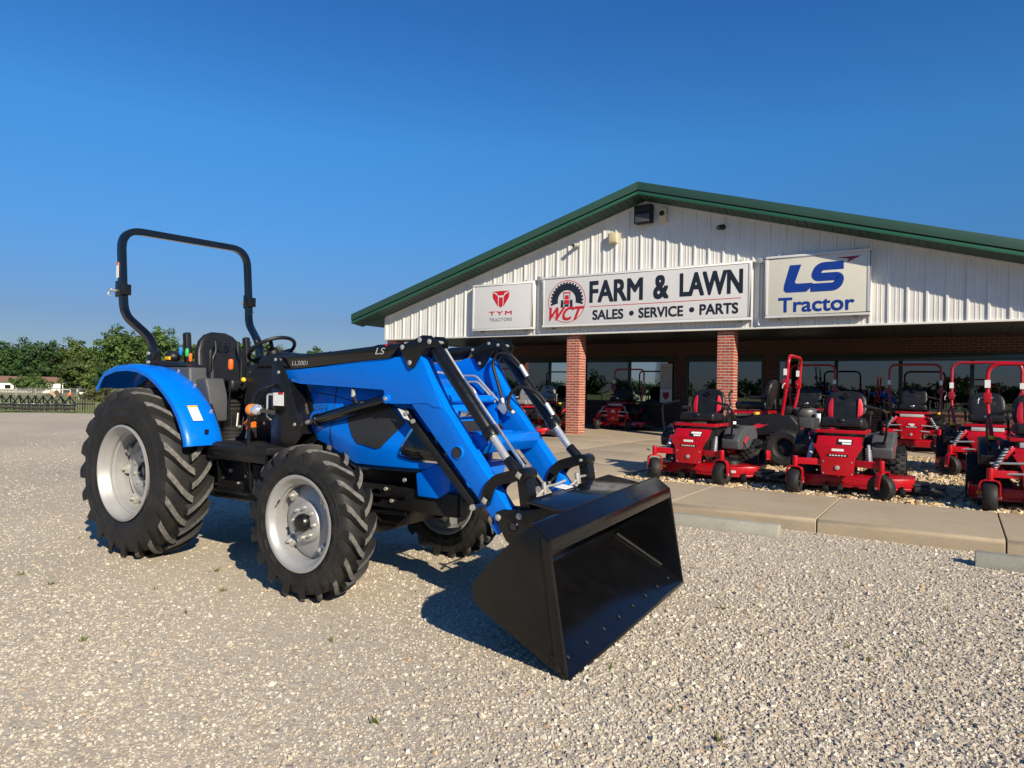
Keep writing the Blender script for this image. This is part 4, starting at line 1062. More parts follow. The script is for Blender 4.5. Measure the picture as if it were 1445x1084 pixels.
# black lower trim line along the hood edge
for sd_ in (-1, 1):
    s = MB(); s.tube([(x, sd_ * w * .89, zb - .002) for x, zb, w, zt in HS[1:-1]], .018, 8); s.build('hood_trim', 'black_gloss', TR)
    # screens and lamps hug the hood side: polygon proud of it
    def side(poly, d, name, mat, th=.02):
        V0 = []
        for x, z in poly:
            hx = min(max(x, HS[0][0]), HS[-1][0])
            for a, b in zip(HS[:-1], HS[1:]):
                if a[0] <= hx <= b[0]:
                    f = (hx - a[0]) / (b[0] - a[0]); zb = a[1] + (b[1] - a[1]) * f; w = a[2] + (b[2] - a[2]) * f; zt = a[3] + (b[3] - a[3]) * f
            f = (z - zb) / (zt - zb); pr = [(.86, .0), (.97, .04), (1.06, .20), (1.07, .28), (.99, .46), (.95, .66), (.88, .84), (.74, .945)]
            wy = pr[0][0]
            for (w0, f0), (w1, f1) in zip(pr[:-1], pr[1:]):
                if f0 <= f <= f1: wy = w0 + (w1 - w0) * (f - f0) / (f1 - f0)
            V0.append((x, sd_ * (w * wy + d), z))
        n_ = len(V0); q = MB()
        q.add(V0 + [(a, b - sd_ * th, c) for a, b, c in V0], [tuple(range(n_)), tuple(range(2 * n_ - 1, n_ - 1, -1))] + [(i, (i + 1) % n_, n_ + (i + 1) % n_, n_ + i) for i in range(n_)])
        return q.build(name, mat, TR, bevel=.004, smooth=30)
    def dense(poly, k=4):
        out = []
        for i in range(len(poly)):
            a, b = poly[i], poly[(i + 1) % len(poly)]
            out += [(a[0] + (b[0] - a[0]) * j / k, a[1] + (b[1] - a[1]) * j / k) for j in range(k)]
        return out
    def patch(x0, x1, lo, hi, d, name, mat, th=.02, nx=12, nz=8):
        def ip(t, c):
            for (a, b), (e, f) in zip(c[:-1], c[1:]):
                if a <= t <= e: return b + (f - b) * (t - a) / (e - a)
            return c[-1][1]
        q = MB(); g0, g1 = [], []
        for i in range(nx + 1):
            x = x0 + (x1 - x0) * i / nx; za, zb_ = ip(x, lo), ip(x, hi); r0_, r1_ = [], []
            for j in range(nz + 1):
                z = za + (max(zb_, za + .004) - za) * j / nz
                for a, b in zip(HS[:-1], HS[1:]):
                    if a[0] <= x <= b[0]:
                        f = (x - a[0]) / (b[0] - a[0]); zl = a[1] + (b[1] - a[1]) * f; w = a[2] + (b[2] - a[2]) * f; zt = a[3] + (b[3] - a[3]) * f
                f = (z - zl) / (zt - zl); pr = [(.86, .0), (.97, .04), (1.06, .20), (1.07, .28), (.99, .46), (.95, .66), (.88, .84), (.74, .945)]; wy = pr[0][0]
                for (w0, f0), (w1, f1) in zip(pr[:-1], pr[1:]):
                    if f0 <= f <= f1: wy = w0 + (w1 - w0) * (f - f0) / (f1 - f0)
                r0_.append((x, sd_ * (w * wy + d), z)); r1_.append((x, sd_ * (w * wy + d - th), z))
            g0.append(r0_); g1.append(r1_)
        q.sheet(g0); q.sheet(g1); n1 = (nx + 1) * (nz + 1); m1 = nz + 1
        rim = [(0, j) for j in range(nz)] + [(i, nz) for i in range(nx)] + [(nx, j) for j in range(nz, 0, -1)] + [(i, 0) for i in range(nx, 0, -1)]
        ids = [i * m1 + j for i, j in rim]
        q.add(q.v, [(a, b, b + n1, a + n1) for a, b in zip(ids, ids[1:] + ids[:1])])
        return q.build(name, mat, TR, smooth=40)
    patch(1.95, 2.515, [(1.95, 1.235), (2.07, 1.055), (2.31, 1.012), (2.515, 1.21)], [(1.95, 1.28), (2.0, 1.345), (2.12, 1.365), (2.36, 1.335), (2.515, 1.215)], .008, 'side_screen', 'mesh_screen')
    patch(2.515, 2.828, [(2.515, .995), (2.60, .968), (2.828, .955)], [(2.515, .998), (2.59, 1.17), (2.70, 1.16), (2.828, 1.12)], .010, 'headlight', 'headlight')
    patch(2.50, 2.828, [(2.50, .98), (2.60, .952), (2.828, .940)], [(2.50, .988), (2.60, .966), (2.828, .953)], .013, 'headlight_trim', 'chrome')
    patch(2.495, 2.60, [(2.495, .985), (2.60, 1.172)], [(2.495, .99), (2.575, 1.172), (2.60, 1.176)], .013, 'headlight_trim', 'chrome')
    patch(2.36, 2.66, [(2.36, 1.35), (2.53, 1.222), (2.66, 1.195)], [(2.36, 1.352), (2.53, 1.235), (2.66, 1.21)], .009, 'side_crease', 'black_gloss')
s = MB(); s.box((2.835, 0, 1.08), (.03, .42, .30)); s.build('grille', 'mesh_screen', TR, bevel=.01)
s = MB(); s.box((2.825, 0, 1.28), (.05, .30, .05)); s.build('grille_badge', 'chrome', TR, bevel=.01)
s = MB(); s.prism([(2.60, .86), (2.62, .70), (2.80, .70), (2.90, .76), (2.93, .93), (2.78, .93)], -.33, .33); s.build('front_bracket', 'blue_paint', TR, bevel=.015)
text('lettering', 'MT5', (1.60, 1.76, 1.275, 1.315), -.374, 'sign_navy', TR, .0, .3, .002)

# ---- dash, steering
s = MB(); s.prism([(.66, .95), (.52, 1.32), (.58, 1.56), (.74, 1.67), (1.42, 1.645), (1.44, .95)], -.25, .25); s.build('dash_cowl', 'plastic_black', TR, bevel=.05, seg=3)
s = MB(); s.prism([(.70, 1.60), (.78, 1.70), (1.0, 1.74), (1.5, 1.70), (1.5, 1.60)], -.27, .27); s.build('instrument_hood', 'plastic_black', TR, bevel=.04, seg=3)
sw_ = empty('steering_wheel', (.59, 0, 1.775), parent=TR); nrm = Vector((-.52, 0, .85)).normalized()
sw_.rotation_euler = nrm.to_track_quat('Z', 'Y').to_euler()
s = MB(); s.tube([(.205 * cos(a * 2 * pi / 40), .205 * sin(a * 2 * pi / 40), 0) for a in range(40)], .0165, 10, closed=True); s.build('rim', 'plastic_black', sw_)
for k in range(3):
    a = k * 2 * pi / 3 + .9; s = MB(); s.bar((.04 * cos(a), .04 * sin(a), -.03), (.2 * cos(a), .2 * sin(a), 0), .034, .014); s.build('spoke', 'plastic_black', sw_, bevel=.004)
s = MB(); s.lathe([(.045, -.14), (.05, -.05), (.055, -.02), (.045, .005), (.001, .01)], n=20, ax='z'); s.build('hub', 'plastic_black', sw_, bevel=.004)
s = MB(); s.ell((.19, .06, .035), (.022, .022, .026)); s.build('spinner_knob', 'plastic_black', sw_)
s = MB(); s.cyl((.62, 0, 1.72), (.82, 0, 1.50), .05, 14); s.build('steering_column', 'plastic_black', TR)
s = MB(); s.tube(rpath([(.60, -.24, 1.66), (.66, -.30, 1.62), (.72, -.34, 1.66)], .03), .008, 8); s.build('signal_stalk', 'plastic_black', TR)
s = MB(); s.ell((.55, -.26, 1.50), (.022, .022, .022)); s.build('key_knob', 'yellow', TR)

# ---- floor, step, pedals
s = MB(); s.prism([(.50, .93), (.50, .985), (1.42, .985), (1.42, .93)], -.30, .30); s.build('floor', 'black_matte', TR, bevel=.01)
for sd_ in (-1, 1):
    s = MB(); s.bb(.62, 1.42, sd_ * .49 - .18, sd_ * .49 + .18, .925, .985); s.build('step_plate', 'black_matte', TR, bevel=.015, seg=2)
    for i in range(6):
        s = MB(); s.bb(.68 + i * .11, .75 + i * .11, sd_ * .49 - .15, sd_ * .49 + .15, .9845, .993); s.build('step_tread', 'black_matte', TR, bevel=.003, seg=1)
    s = MB(); s.bb(.66, 1.40, sd_ * .655 - .012, sd_ * .655 + .012, .86, .935); s.build('step_edge', 'black_paint', TR, bevel=.006)
    s = MB(); s.tube(rpath([(1.16, sd_ * .64, .96), (1.16, sd_ * .64, 1.28), (1.22, sd_ * .60, 1.42), (1.28, sd_ * .5, 1.46)], .06), .014, 8); s.build('grab_rail', 'black_paint', TR)
s = MB(); s.lathe([(.11, 0), (.10, .02), (.105, .03), (.085, .05), (.09, .06), (.07, .08), (.075, .09), (.05, .115), (.02, .12)], (.60, -.40, .985), 20, 'z'); s.build('lever_boot', 'rubber', TR)
for px_ in (-.36, .10):
    s = MB(); s.bar((.86, px_, 1.0), (.83, px_, 1.10), .07, .03); s.build('pedal_arm', 'black_matte', TR, bevel=.004)
    s = MB(); s.box((.80, px_, 1.115), (.05, .09, .085), (0, -.5, 0)); s.build('pedal_pad', 'orange', TR, bevel=.01)
# ---- seat
st_ = empty('seat', (-.10, -.02, 1.36), parent=TR)
s = MB(); secs = []
for zz, wd, th, x_ in ((.10, .20, .10, .0), (.16, .245, .11, -.01), (.28, .265, .105, -.03), (.40, .25, .095, -.055), (.50, .21, .085, -.075), (.56, .15, .07, -.085), (.592, .07, .045, -.09)):
    ring = []
    for k in range(20):
        a = 2 * pi * k / 20; cx_ = math.copysign(abs(cos(a)) ** .55, cos(a)); sy_ = math.copysign(abs(sin(a)) ** .55, sin(a)); ring.append((x_ + cx_ * th * .5 - .02 * (1 - sy_ * sy_) * (cx_ > 0), sy_ * wd, zz))
    secs.append(ring)
s.loft(secs); s.build('backrest', 'vinyl_black', st_, smooth=60)
for sd_ in (-1, 1):
    s = MB(); s.tube(rpath([(.045, sd_ * .12, .50), (.055, sd_ * .115, .40), (.06, sd_ * .155, .34), (.062, sd_ * .15, .14)], .05), .012, 8); s.build('seam_bolster', 'vinyl_black', st_)
    s = MB(); s.box((-.08, sd_ * .315, .42), (.07, .055, .30), (0, -.12, 0)); s.build('armrest', 'vinyl_black', st_, bevel=.02, seg=3)
    s = MB(); s.bar((-.02, sd_ * .29, .1), (-.06, sd_ * .29, .3), .03, .05); s.build('armrest_bracket', 'black_paint', st_)
text('emboss', 'LS', (-.07, .07, .42, .50), 0, 'black_gloss', st_, .01, .2, .006).matrix_local = Matrix.Translation((.006, 0, 0)) @ Matrix.Rotation(rad(90), 4, 'Z')
s = MB(); s.box((.22, 0, .09), (.54, .50, .12)); s.build('cushion', 'vinyl_black', st_, bevel=.045, seg=4, smooth=60)
s = MB()
for i in range(5): s.box((.18, 0, .015 - i * .035), (.40 - (i % 2) * .03, .36 - (i % 2) * .03, .03))
s.build('suspension_bellows', 'rubber', st_, bevel=.01)
s = MB(); s.bb(-.05, .42, -.2, .2, -.36, -.14); s.build('pedestal', 'chassis_black', st_, bevel=.02)
s = MB(); s.cyl((.40, -.1, .0), (.44, -.1, .0), .03, 12); s.build('weight_knob', 'black_gloss', st_)
# ---- side consoles and levers
for sd_ in (-1, 1):
    s = MB(); s.prism([(-.42, 1.40), (-.36, 1.60), (.28, 1.60), (.30, 1.36), (.12, 1.20), (-.3, 1.20)], *sorted((sd_ * .36, sd_ * .60))); s.build('console', 'plastic_grey', TR, bevel=.025, seg=3)
    s = MB(); s.prism([(-.40, 1.602), (-.30, 1.665), (.02, 1.65), (.22, 1.604)], *sorted((sd_ * .38, sd_ * .58))); s.build('console_top', 'plastic_black', TR, bevel=.02)
s = MB(); s.prism([(.26, 1.14), (.24, 1.50), (.42, 1.51), (.50, 1.30), (.50, 1.14)], -.54, -.36); s.build('lever_console', 'plastic_grey', TR, bevel=.02, seg=3)
def lever(x, y, z0, z1, mat, r=.017, lean=0.0, grip=.075):
    a = Vector((x, y, z0)); b = Vector((x + lean, y, z1)); s = MB(); s.cyl(a, b, .007, 8); l_ = s.build('lever', 'black_paint', TR)
    d = (b - a).normalized(); g_ = b - d * grip; q = MB(); q.tube([g_, g_ + d * .012, b - d * .03, b - d * .008, b], [r * .7, r, r * 1.05, r * .9, r * .3], 12); q.build('grip', mat, l_)
lever(-.10, -.45, 1.62, 1.79, 'lever_blue'); lever(-.0, -.45, 1.62, 1.775, 'lever_green'); lever(.07, -.46, 1.60, 1.73, 'orange', .014)
lever(.36, -.46, 1.48, 1.76, 'plastic_black', .02, 0, .2); lever(.60, -.43, 1.0, 1.675, 'orange', .022, .01, .09)
s = MB(); s.ell((-.24, -.44, 1.70), (.075, .07, .055)); s.build('joystick_ball', 'plastic_black', TR); s = MB(); s.box((-.22, -.50, 1.685), (.07, .02, .03)); s.build('joystick_label', 'yellow', TR, bevel=.004)
lever(.35, .44, 1.4, 1.55, 'plastic_black'); lever(.45, .42, 1.35, 1.52, 'plastic_black')

# ---- fenders
FP = [(-.74, 1.40), (-.68, 1.48), (-.56, 1.55), (-.38, 1.595), (-.18, 1.605), (.0, 1.59), (.16, 1.545), (.30, 1.475), (.42, 1.395), (.52, 1.315), (.61, 1.215), (.68, 1.10), (.715, 1.02), (.725, .965)]
for sd_ in (-1, 1):
    s = MB(); secs = []
    for i, (x, z) in enumerate(FP):
        a = FP[max(i - 1, 0)]; b = FP[min(i + 1, len(FP) - 1)]
        tx, tz = b[0] - a[0], b[1] - a[1]; l_ = math.hypot(tx, tz); nx, nz = -tz / l_, tx / l_
        f = i / (len(FP) - 1); ring = []
        for yy_, dn in ((.885, -.045), (.885, -.010), (.868, .006), (.82, .014), (.74, .016), (.66, .010), (.58, .0), (.55, -.03), (.55, -.09)):
            ring.append((x + nx * dn, sd_ * (yy_ - .02 * (f < .08)), z + nz * dn))
        secs.append(ring)
    s.sheet(secs); s.build('fender', 'blue_paint', TR, solid=.008, smooth=40)
    s = MB(); s.prism([(-.70, 1.38), (-.5, 1.53), (-.18, 1.585), (.16, 1.52), (.5, 1.29), (.69, .98), (.2, .98), (-.3, 1.15)], *sorted((sd_ * .52, sd_ * .545))); s.build('fender_liner', 'plastic_black', TR, bevel=.005)
    s = MB(); s.box((.735, sd_ * .72, 1.08), (.012, .03, .03)); s.build('fender_plug', 'black_matte', TR)
def quad_decal(name, pts, mat, n, parent=TR, th=.002):
    """thin decal plate from four corner points, lifted along n"""
    P = [Vector(p) + Vector(n) * .003 for p in pts]; s = MB(); q = [p + Vector(n) * th for p in P]
    s.add(P + q, [(3, 2, 1, 0), (4, 5, 6, 7), (0, 1, 5, 4), (1, 2, 6, 5), (2, 3, 7, 6), (3, 0, 4, 7)]); return s.build(name, mat, parent, smooth=0)
nf = Vector((.78, 0, .62)).normalized()
dn = Vector((.62, 0, -.78)).normalized(); c0 = Vector((.565, -.80, 1.268)) + nf * .017
quad_decal('warning_decal', [c0, c0 + Vector((0, .085, 0)), c0 + Vector((0, .085, 0)) + dn * .15, c0 + dn * .15], 'decal_white', nf)
quad_decal('decal_header', [c0 + nf * .002, c0 + Vector((0, .085, 0)) + nf * .002, c0 + Vector((0, .085, 0)) + dn * .018 + nf * .002, c0 + dn * .018 + nf * .002], 'yellow', nf)

# ---- roll bar
def RP_(y): return .028 * y
rp = []
for y_, x_, z_ in ((-.565, -.33, 1.42), (-.565, -.335, 1.85), (-.66, -.665, 2.10), (-.67, -.68, 2.30), (-.67, -.735, 2.90), (.67, -.735, 2.90), (.67, -.68, 2.30), (.66, -.665, 2.10), (.565, -.335, 1.85), (.565, -.33, 1.42)):
    rp.append((x_, y_, z_ + RP_(y_)))
pth = []
P_ = rp
out = [Vector(P_[0])]
for i in range(1, len(P_) - 1):
    rr_ = {4: .19, 5: .19}.get(i, .14)
    seg_ = rpath([P_[i - 1], P_[i], P_[i + 1]], rr_, 8); out += seg_[1:-1]
out.append(Vector(P_[-1]))
def sqtube(path, w, h):
    s = MB(); secs = []
    P = [Vector(p) for p in path]
    for i in range(len(P)):
        d = (P[min(i + 1, len(P) - 1)] - P[max(i - 1, 0)]).normalized()
        ref = Vector((1, 0, 0)); ref = (ref - d * ref.dot(d)).normalized(); q = d.cross(ref); c = .18
        ring = []
        for a, b in ((-1, -1 + c), (-1 + c, -1), (1 - c, -1), (1, -1 + c), (1, 1 - c), (1 - c, 1), (-1 + c, 1), (-1, 1 - c)): ring.append(P[i] + ref * (a * w / 2) + q * (b * h / 2))
        secs.append(ring)
    s.loft(secs); return s
rb_ = empty('roll_bar', (0, 0, 0), parent=TR)
sqtube(out, .062, .062).build('tube', 'black_gloss', rb_, smooth=40)
for sd_ in (-1, 1):
    s = MB(); s.box((-.665, sd_ * .67, 2.33 + RP_(sd_ * .67)), (.085, .095, .10)); s.box((-.72, sd_ * .68, 2.34 + RP_(sd_ * .67)), (.11, .03, .15)); s.build('hinge', 'black_paint', rb_, bevel=.008)
    s = MB(); s.cyl((-.74, sd_ * .62, 2.32 + RP_(sd_ * .67)), (-.74, sd_ * .76, 2.32 + RP_(sd_ * .67)), .012, 8); s.tube(rpath([(-.74, sd_ * .74, 2.32), (-.76, sd_ * .77, 2.26), (-.70, sd_ * .76, 2.24)], .02), .006, 6); s.build('hinge_pin', 'zinc', rb_)
    s = MB(); s.box((-.33, sd_ * .565, 1.60), (.09, .09, .30)); s.build('base_socket', 'black_paint', rb_, bevel=.01)
    s = MB()
    for zz in (1.66, 1.74): s.cyl((-.33, sd_ * .60, zz + RP_(sd_ * .6)), (-.33, sd_ * .625, zz + RP_(sd_ * .6)), .016, 8)
    s.build('bolts', 'zinc', rb_)
quad_decal('safety_decal', [(-.735, -.7015, 2.56), (-.695, -.7015, 2.56), (-.695, -.7015, 2.42), (-.735, -.7015, 2.42)], 'decal_white', (0, -1, 0), rb_)
quad_decal('decal_header', [(-.735, -.7045, 2.56), (-.695, -.7045, 2.56), (-.695, -.7045, 2.54), (-.735, -.7045, 2.54)], 'orange', (0, -1, 0), rb_)

# ---- turn lamps
for sd_ in (-1, 1):
    l_ = empty('turn_lamp', (1.17, sd_ * .62, 1.265), parent=TR)
    s = MB(); s.ell((.0, 0, 0), (.055, .055, .05)); s.build('amber_lens', 'amber', l_); s = MB(); s.ell((.05, 0, 0), (.055, .05, .046)); s.build('clear_lens', 'lens_clear', l_)
    s = MB(); s.bar((.09, 0, 0), (.14, -sd_ * .1, -.02), .03, .03); s.ell((.03, -sd_ * -.0 + sd_ * -.02, 0), (.075, .045, .052)); s.build('housing', 'plastic_black', l_)

# ---- loader masts (uprights)
MP = [(1.235, 1.64), (1.265, 1.70), (1.31, 1.69), (1.345, 1.64), (1.415, 1.55), (1.565, 1.21), (1.595, 1.09), (1.53, 1.02), (1.48, .94), (1.48, .60), (1.25, .60)]
for sd_ in (-1, 1):
    dz = sd_ * .014
    mst = empty('loader_mast', (0, 0, dz), parent=TR)
    s = MB(); s.prism(MP, *sorted((sd_ * .485, sd_ * .50))); s.build('outer_plate', 'black_paint', mst, bevel=.003)
    s = MB(); s.prism([(x + .03, z - .03 if z > 1.5 else z) for x, z in MP], *sorted((sd_ * .335, sd_ * .35))); s.build('inner_plate', 'black_paint', mst, bevel=.003)
    s = MB(); s.bb(1.25, 1.27, sd_ * .418 - .065, sd_ * .418 + .065, .62, 1.55); s.build('web', 'black_paint', mst)
    s = MB(); s.bar((1.42, sd_ * .42, 1.52), (1.57, sd_ * .42, 1.10), .12, .015, (1, 0, .3)); s.build('web', 'black_paint', mst)
    s = MB(); s.prism([(1.22, .58), (1.22, .80), (1.55, .80), (1.55, .58)], *sorted((sd_ * .20, sd_ * .48))); s.build('foot', 'black_paint', mst, bevel=.01)
    for x_, z_ in ((1.285, 1.675), (1.325, 1.575), (1.525, 1.175)):
        s = MB(); s.cyl((x_, sd_ * .33, z_), (x_, sd_ * .508, z_), .013, 12); s.build('pin', 'zinc', mst, bevel=.003)
    s = MB(); s.tube(rpath([(1.28, sd_ * .50, 1.40), (1.225, sd_ * .525, 1.40), (1.225, sd_ * .525, 1.22), (1.245, sd_ * .50, 1.20)], .02), .008, 8); s.build('handle', 'zinc', mst)
    s = MB(); s.cyl((1.27, sd_ * .5, 1.285), (1.27, sd_ * .53, 1.285), .03, 14); s.build('latch', 'black_matte', mst)
    s = MB(); s.cyl((1.385, sd_ * .5, .97), (1.385, sd_ * .512, .97), .028, 14); s.build('cap', 'chassis_black', mst)
quad_decal('warning_decal', [(1.27, -.503, 1.40), (1.395, -.503, 1.405), (1.40, -.503, 1.30), (1.275, -.503, 1.30)], 'decal_white', (0, -1, 0))
quad_decal('decal_header', [(1.335, -.5065, 1.403), (1.395, -.5065, 1.405), (1.395, -.5065, 1.39), (1.335, -.5065, 1.388)], 'sign_red', (0, -1, 0))

# ---- loader arms
UP = [(1.345, 1.59), (1.39, 1.51), (1.53, 1.488), (2.40, 1.455), (2.435, 1.365), (2.46, 1.36), (2.62, 1.362), (2.80, 1.372), (2.865, 1.345), (2.93, 1.345), (2.75, 1.675), (2.72, 1.695), (2.65, 1.69), (2.50, 1.685), (2.46, 1.668)]
LO = [(2.66, 1.36), (2.72, 1.52), (2.76, 1.665), (2.82, 1.55), (2.945, 1.35), (3.49, .70), (3.50, .66), (3.44, .615), (3.38, .625), (3.30, .71)]
for sd_ in (-1, 1):
    dz = sd_ * .014
    arm = empty('loader_arm', (0, 0, dz), parent=TR); arm['label'] = 'near blue loader arm' if sd_ < 0 else 'far blue loader arm'
    def yb(a, b): return sorted((sd_ * a, sd_ * b))
    s = MB(); s.prism(UP, *yb(.462, .352)); s.build('upper_boom', 'blue_paint', arm, bevel=.007)
    s = MB(); s.prism(LO, *yb(.456, .358)); s.build('lower_boom', 'blue_paint', arm, bevel=.008)
    s = MB(); s.lathe([(.038, 0), (.047, .004), (.050, .010), (.047, .016), (.038, .018)], (3.065, sd_ * .457 - .009, 1.06), 28, cap=False); s.build('tube_ring', 'blue_paint', arm)
    s = MB(); s.lathe([(.001, sd_ * .003), (.041, sd_ * .003), (.041, 0), (.001, 0)], (3.065, sd_ * .4565, 1.06), 24); s.build('tube_hole', 'interior', arm)
    s = MB(); s.prism([(1.26, 1.70), (1.9, 1.735), (2.30, 1.765), (2.345, 1.775), (2.56, 1.78), (2.50, 1.715), (2.45, 1.678), (2.2, 1.662), (1.475, 1.603), (1.395, 1.612), (1.345, 1.66)], *yb(.466, .366)); s.build('arm_cover', 'black_gloss', arm, bevel=.006)
    KB = [(2.555, 1.755), (2.66, 1.79), (2.765, 1.83), (2.84, 1.825), (2.885, 1.785), (2.87, 1.745), (2.785, 1.745), (2.70, 1.62), (2.672, 1.605), (2.645, 1.62), (2.595, 1.70)]
    for a, b in ((.468, .482), (.332, .346)):
        s = MB(); s.prism(KB, *yb(a, b)); s.build('knee_plate', 'black_paint', arm, bevel=.003)
    for x_, z_ in ((2.745, 1.798), (2.59, 1.752), (2.66, 1.645), (2.83, 1.785)):
        s = MB(); s.cyl((x_, sd_ * .325, z_), (x_, sd_ * .488, z_), .012, 12); s.cyl((x_, sd_ * .482, z_), (x_, sd_ * .485, z_), .018, 12); s.build('pin', 'zinc', arm, bevel=.002)
    # lift cylinder
    cy = empty('lift_cylinder', (0, 0, 0), parent=arm)
    s = MB(); s.cyl((2.40, sd_ * .41, 1.385), (1.68, sd_ * .41, 1.215), .045, 20); s.cyl((1.70, sd_ * .41, 1.219), (1.66, sd_ * .41, 1.21), .049, 20); s.build('barrel', 'black_gloss', cy, bevel=.004)
    s = MB(); s.cyl((1.68, sd_ * .41, 1.215), (1.54, sd_ * .41, 1.182), .020, 14); s.build('rod', 'rod_silver', cy)
    s = MB(); s.cyl((1.53, sd_ * .37, 1.18), (1.53, sd_ * .45, 1.18), .034, 16); s.build('rod_eye', 'black_paint', cy)
    s = MB(); s.cyl((2.44, sd_ * .35, 1.395), (2.44, sd_ * .475, 1.395), .034, 16); s.build('boss', 'blue_paint', arm, bevel=.004)
    s = MB(); s.cyl((2.44, sd_ * .47, 1.395), (2.44, sd_ * .483, 1.395), .014, 8); s.build('bolt', 'zinc', arm)
    s = MB(); s.tube(rpath([(2.10, sd_ * .42, 1.35), (2.08, sd_ * .44, 1.42), (2.08, sd_ * .43, 1.47)], .02), .012, 8); s.build('hose', 'black_matte', cy)
    s = MB(); s.cyl((2.08, sd_ * .436, 1.40), (2.08, sd_ * .434, 1.455), .016, 8); s.build('hose_ferrule', 'zinc', cy)
    # tilt cylinder
    cy = empty('tilt_cylinder', (0, 0, 0), parent=arm); yc = sd_ * .41
    a, b, c, d = Vector((2.80, yc, 1.775)), Vector((3.305, yc, 1.175)), Vector((3.42, yc, 1.038)), Vector((3.53, yc, .935))
    s = MB(); s.cyl(a, b, .044, 20); s.cyl(b - (b - a).normalized() * .06, b + (b - a).normalized() * .004, .050, 20); s.build('barrel', 'black_paint', cy, bevel=.005)
    s = MB(); s.cyl(b, c, .026, 16); s.build('rod', 'rod_silver', cy); s = MB(); s.cyl(c, d, .034, 16); s.build('rod_end', 'black_paint', cy, bevel=.005)
    # level rod beside the near cylinder
    if sd_ < 0:
        s = MB(); s.tube(rpath([(2.86, -.345, 1.74), (3.02, -.345, 1.54), (3.045, -.345, 1.505), (3.105, -.345, 1.47), (3.12, -.345, 1.43), (3.50, -.345, 1.0), (3.525, -.345, .955)], .02), .0085, 8); s.build('level_rod', 'zinc', arm)
        s = MB(); s.cyl((3.02, -.345, 1.54), (3.12, -.345, 1.43), .0125, 8); s.build('level_sleeve', 'pipe_zinc', arm); s = MB(); s.cyl((3.28, -.345, 1.25), (3.50, -.345, 1.0), .0115, 8); s.build('level_sleeve', 'pipe_zinc', arm)
        s = MB(); s.box((3.53, -.345, .965), (.06, .02, .07), (0, .4, 0)); s.build('level_bracket', 'zinc', arm, bevel=.006)
    # curved guide link and lever
    s = MB()
    arc = rpath([(3.30, 0, .755), (3.35, 0, .90), (3.56, 0, .965)], .14, 10); op = stroke([(p.x, p.z) for p in arc], .070)
    for q in op: s.prism(q, *yb(.468, .484))
    for q in op: s.prism(q, *yb(.332, .346))
    s.build('guide_link', 'black_paint', arm, smooth=30)
    for x_, z_ in ((3.305, .775), (3.555, .955)):
        s = MB(); s.cyl((x_, sd_ * .325, z_), (x_, sd_ * .492, z_), .011, 12); s.box((x_, sd_ * .487, z_), (.036, .006, .036), (0, .5, 0)); s.build('pin', 'zinc', arm, bevel=.003)
    s = MB(); s.cyl((3.56, sd_ * .34, .955), (3.56, sd_ * .47, .955), .042, 18); s.build('link_boss', 'black_paint', arm, bevel=.004)
    s = MB(); s.bar((3.555, sd_ * .41, .955), (3.60, sd_ * .41, .68), .095, .072, (1, 0, 0)); s.build('tilt_lever', 'black_paint', arm, bevel=.006)
    # parking stand along the underside
    s = MB(); s.bar((2.56, sd_ * .405, 1.315), (3.18, sd_ * .405, .72), .06, .05, (1, 0, 1)); s.build('parking_stand', 'black_matte', arm, bevel=.006)
    s = MB(); s.cyl((3.19, sd_ * .36, .715), (3.19, sd_ * .46, .715), .02, 12); s.build('stand_pin', 'zinc', arm)
    for q in range(3):
        s = MB(); s.cyl((3.045 + q * .022, sd_ * .431, .862 - q * .022), (3.045 + q * .022, sd_ * .434, .862 - q * .022), .007, 8); s.build('stand_hole', 'interior', arm)
    s = MB(); s.box((3.40, sd_ * .475, .615), (.07, .03, .05), (0, .75, 0)); s.build('stop_lug', 'blue_paint', arm, bevel=.004)
    for x_, z_ in ((2.60, 1.30), (2.66, 1.245)):
        s = MB(); s.cyl((x_, sd_ * .43, z_), (x_, sd_ * .445, z_), .016, 10); s.build('bolt', 'zinc', arm)
quad_decal('warning_decal', [(2.52, -.432, 1.315), (2.58, -.432, 1.30), (2.63, -.432, 1.235), (2.575, -.432, 1.25)], 'decal_white', (0, -1, 0))
text('lettering', 'LL5001', (1.44, 1.62, 1.632, 1.665), -.4685, 'decal_grey', TR, -.012, .15, .002).location = (0, 0, -.014)
text('lettering', 'LS', (2.325, 2.42, 1.705, 1.752), -.4685, 'decal_grey', TR, .01, .3, .002).location = (0, 0, -.014)
flat('logo_arrow', [[(2.41, 1.762), (2.45, 1.766), (2.43, 1.745)]], -.4685, 'sign_red', TR, .002)
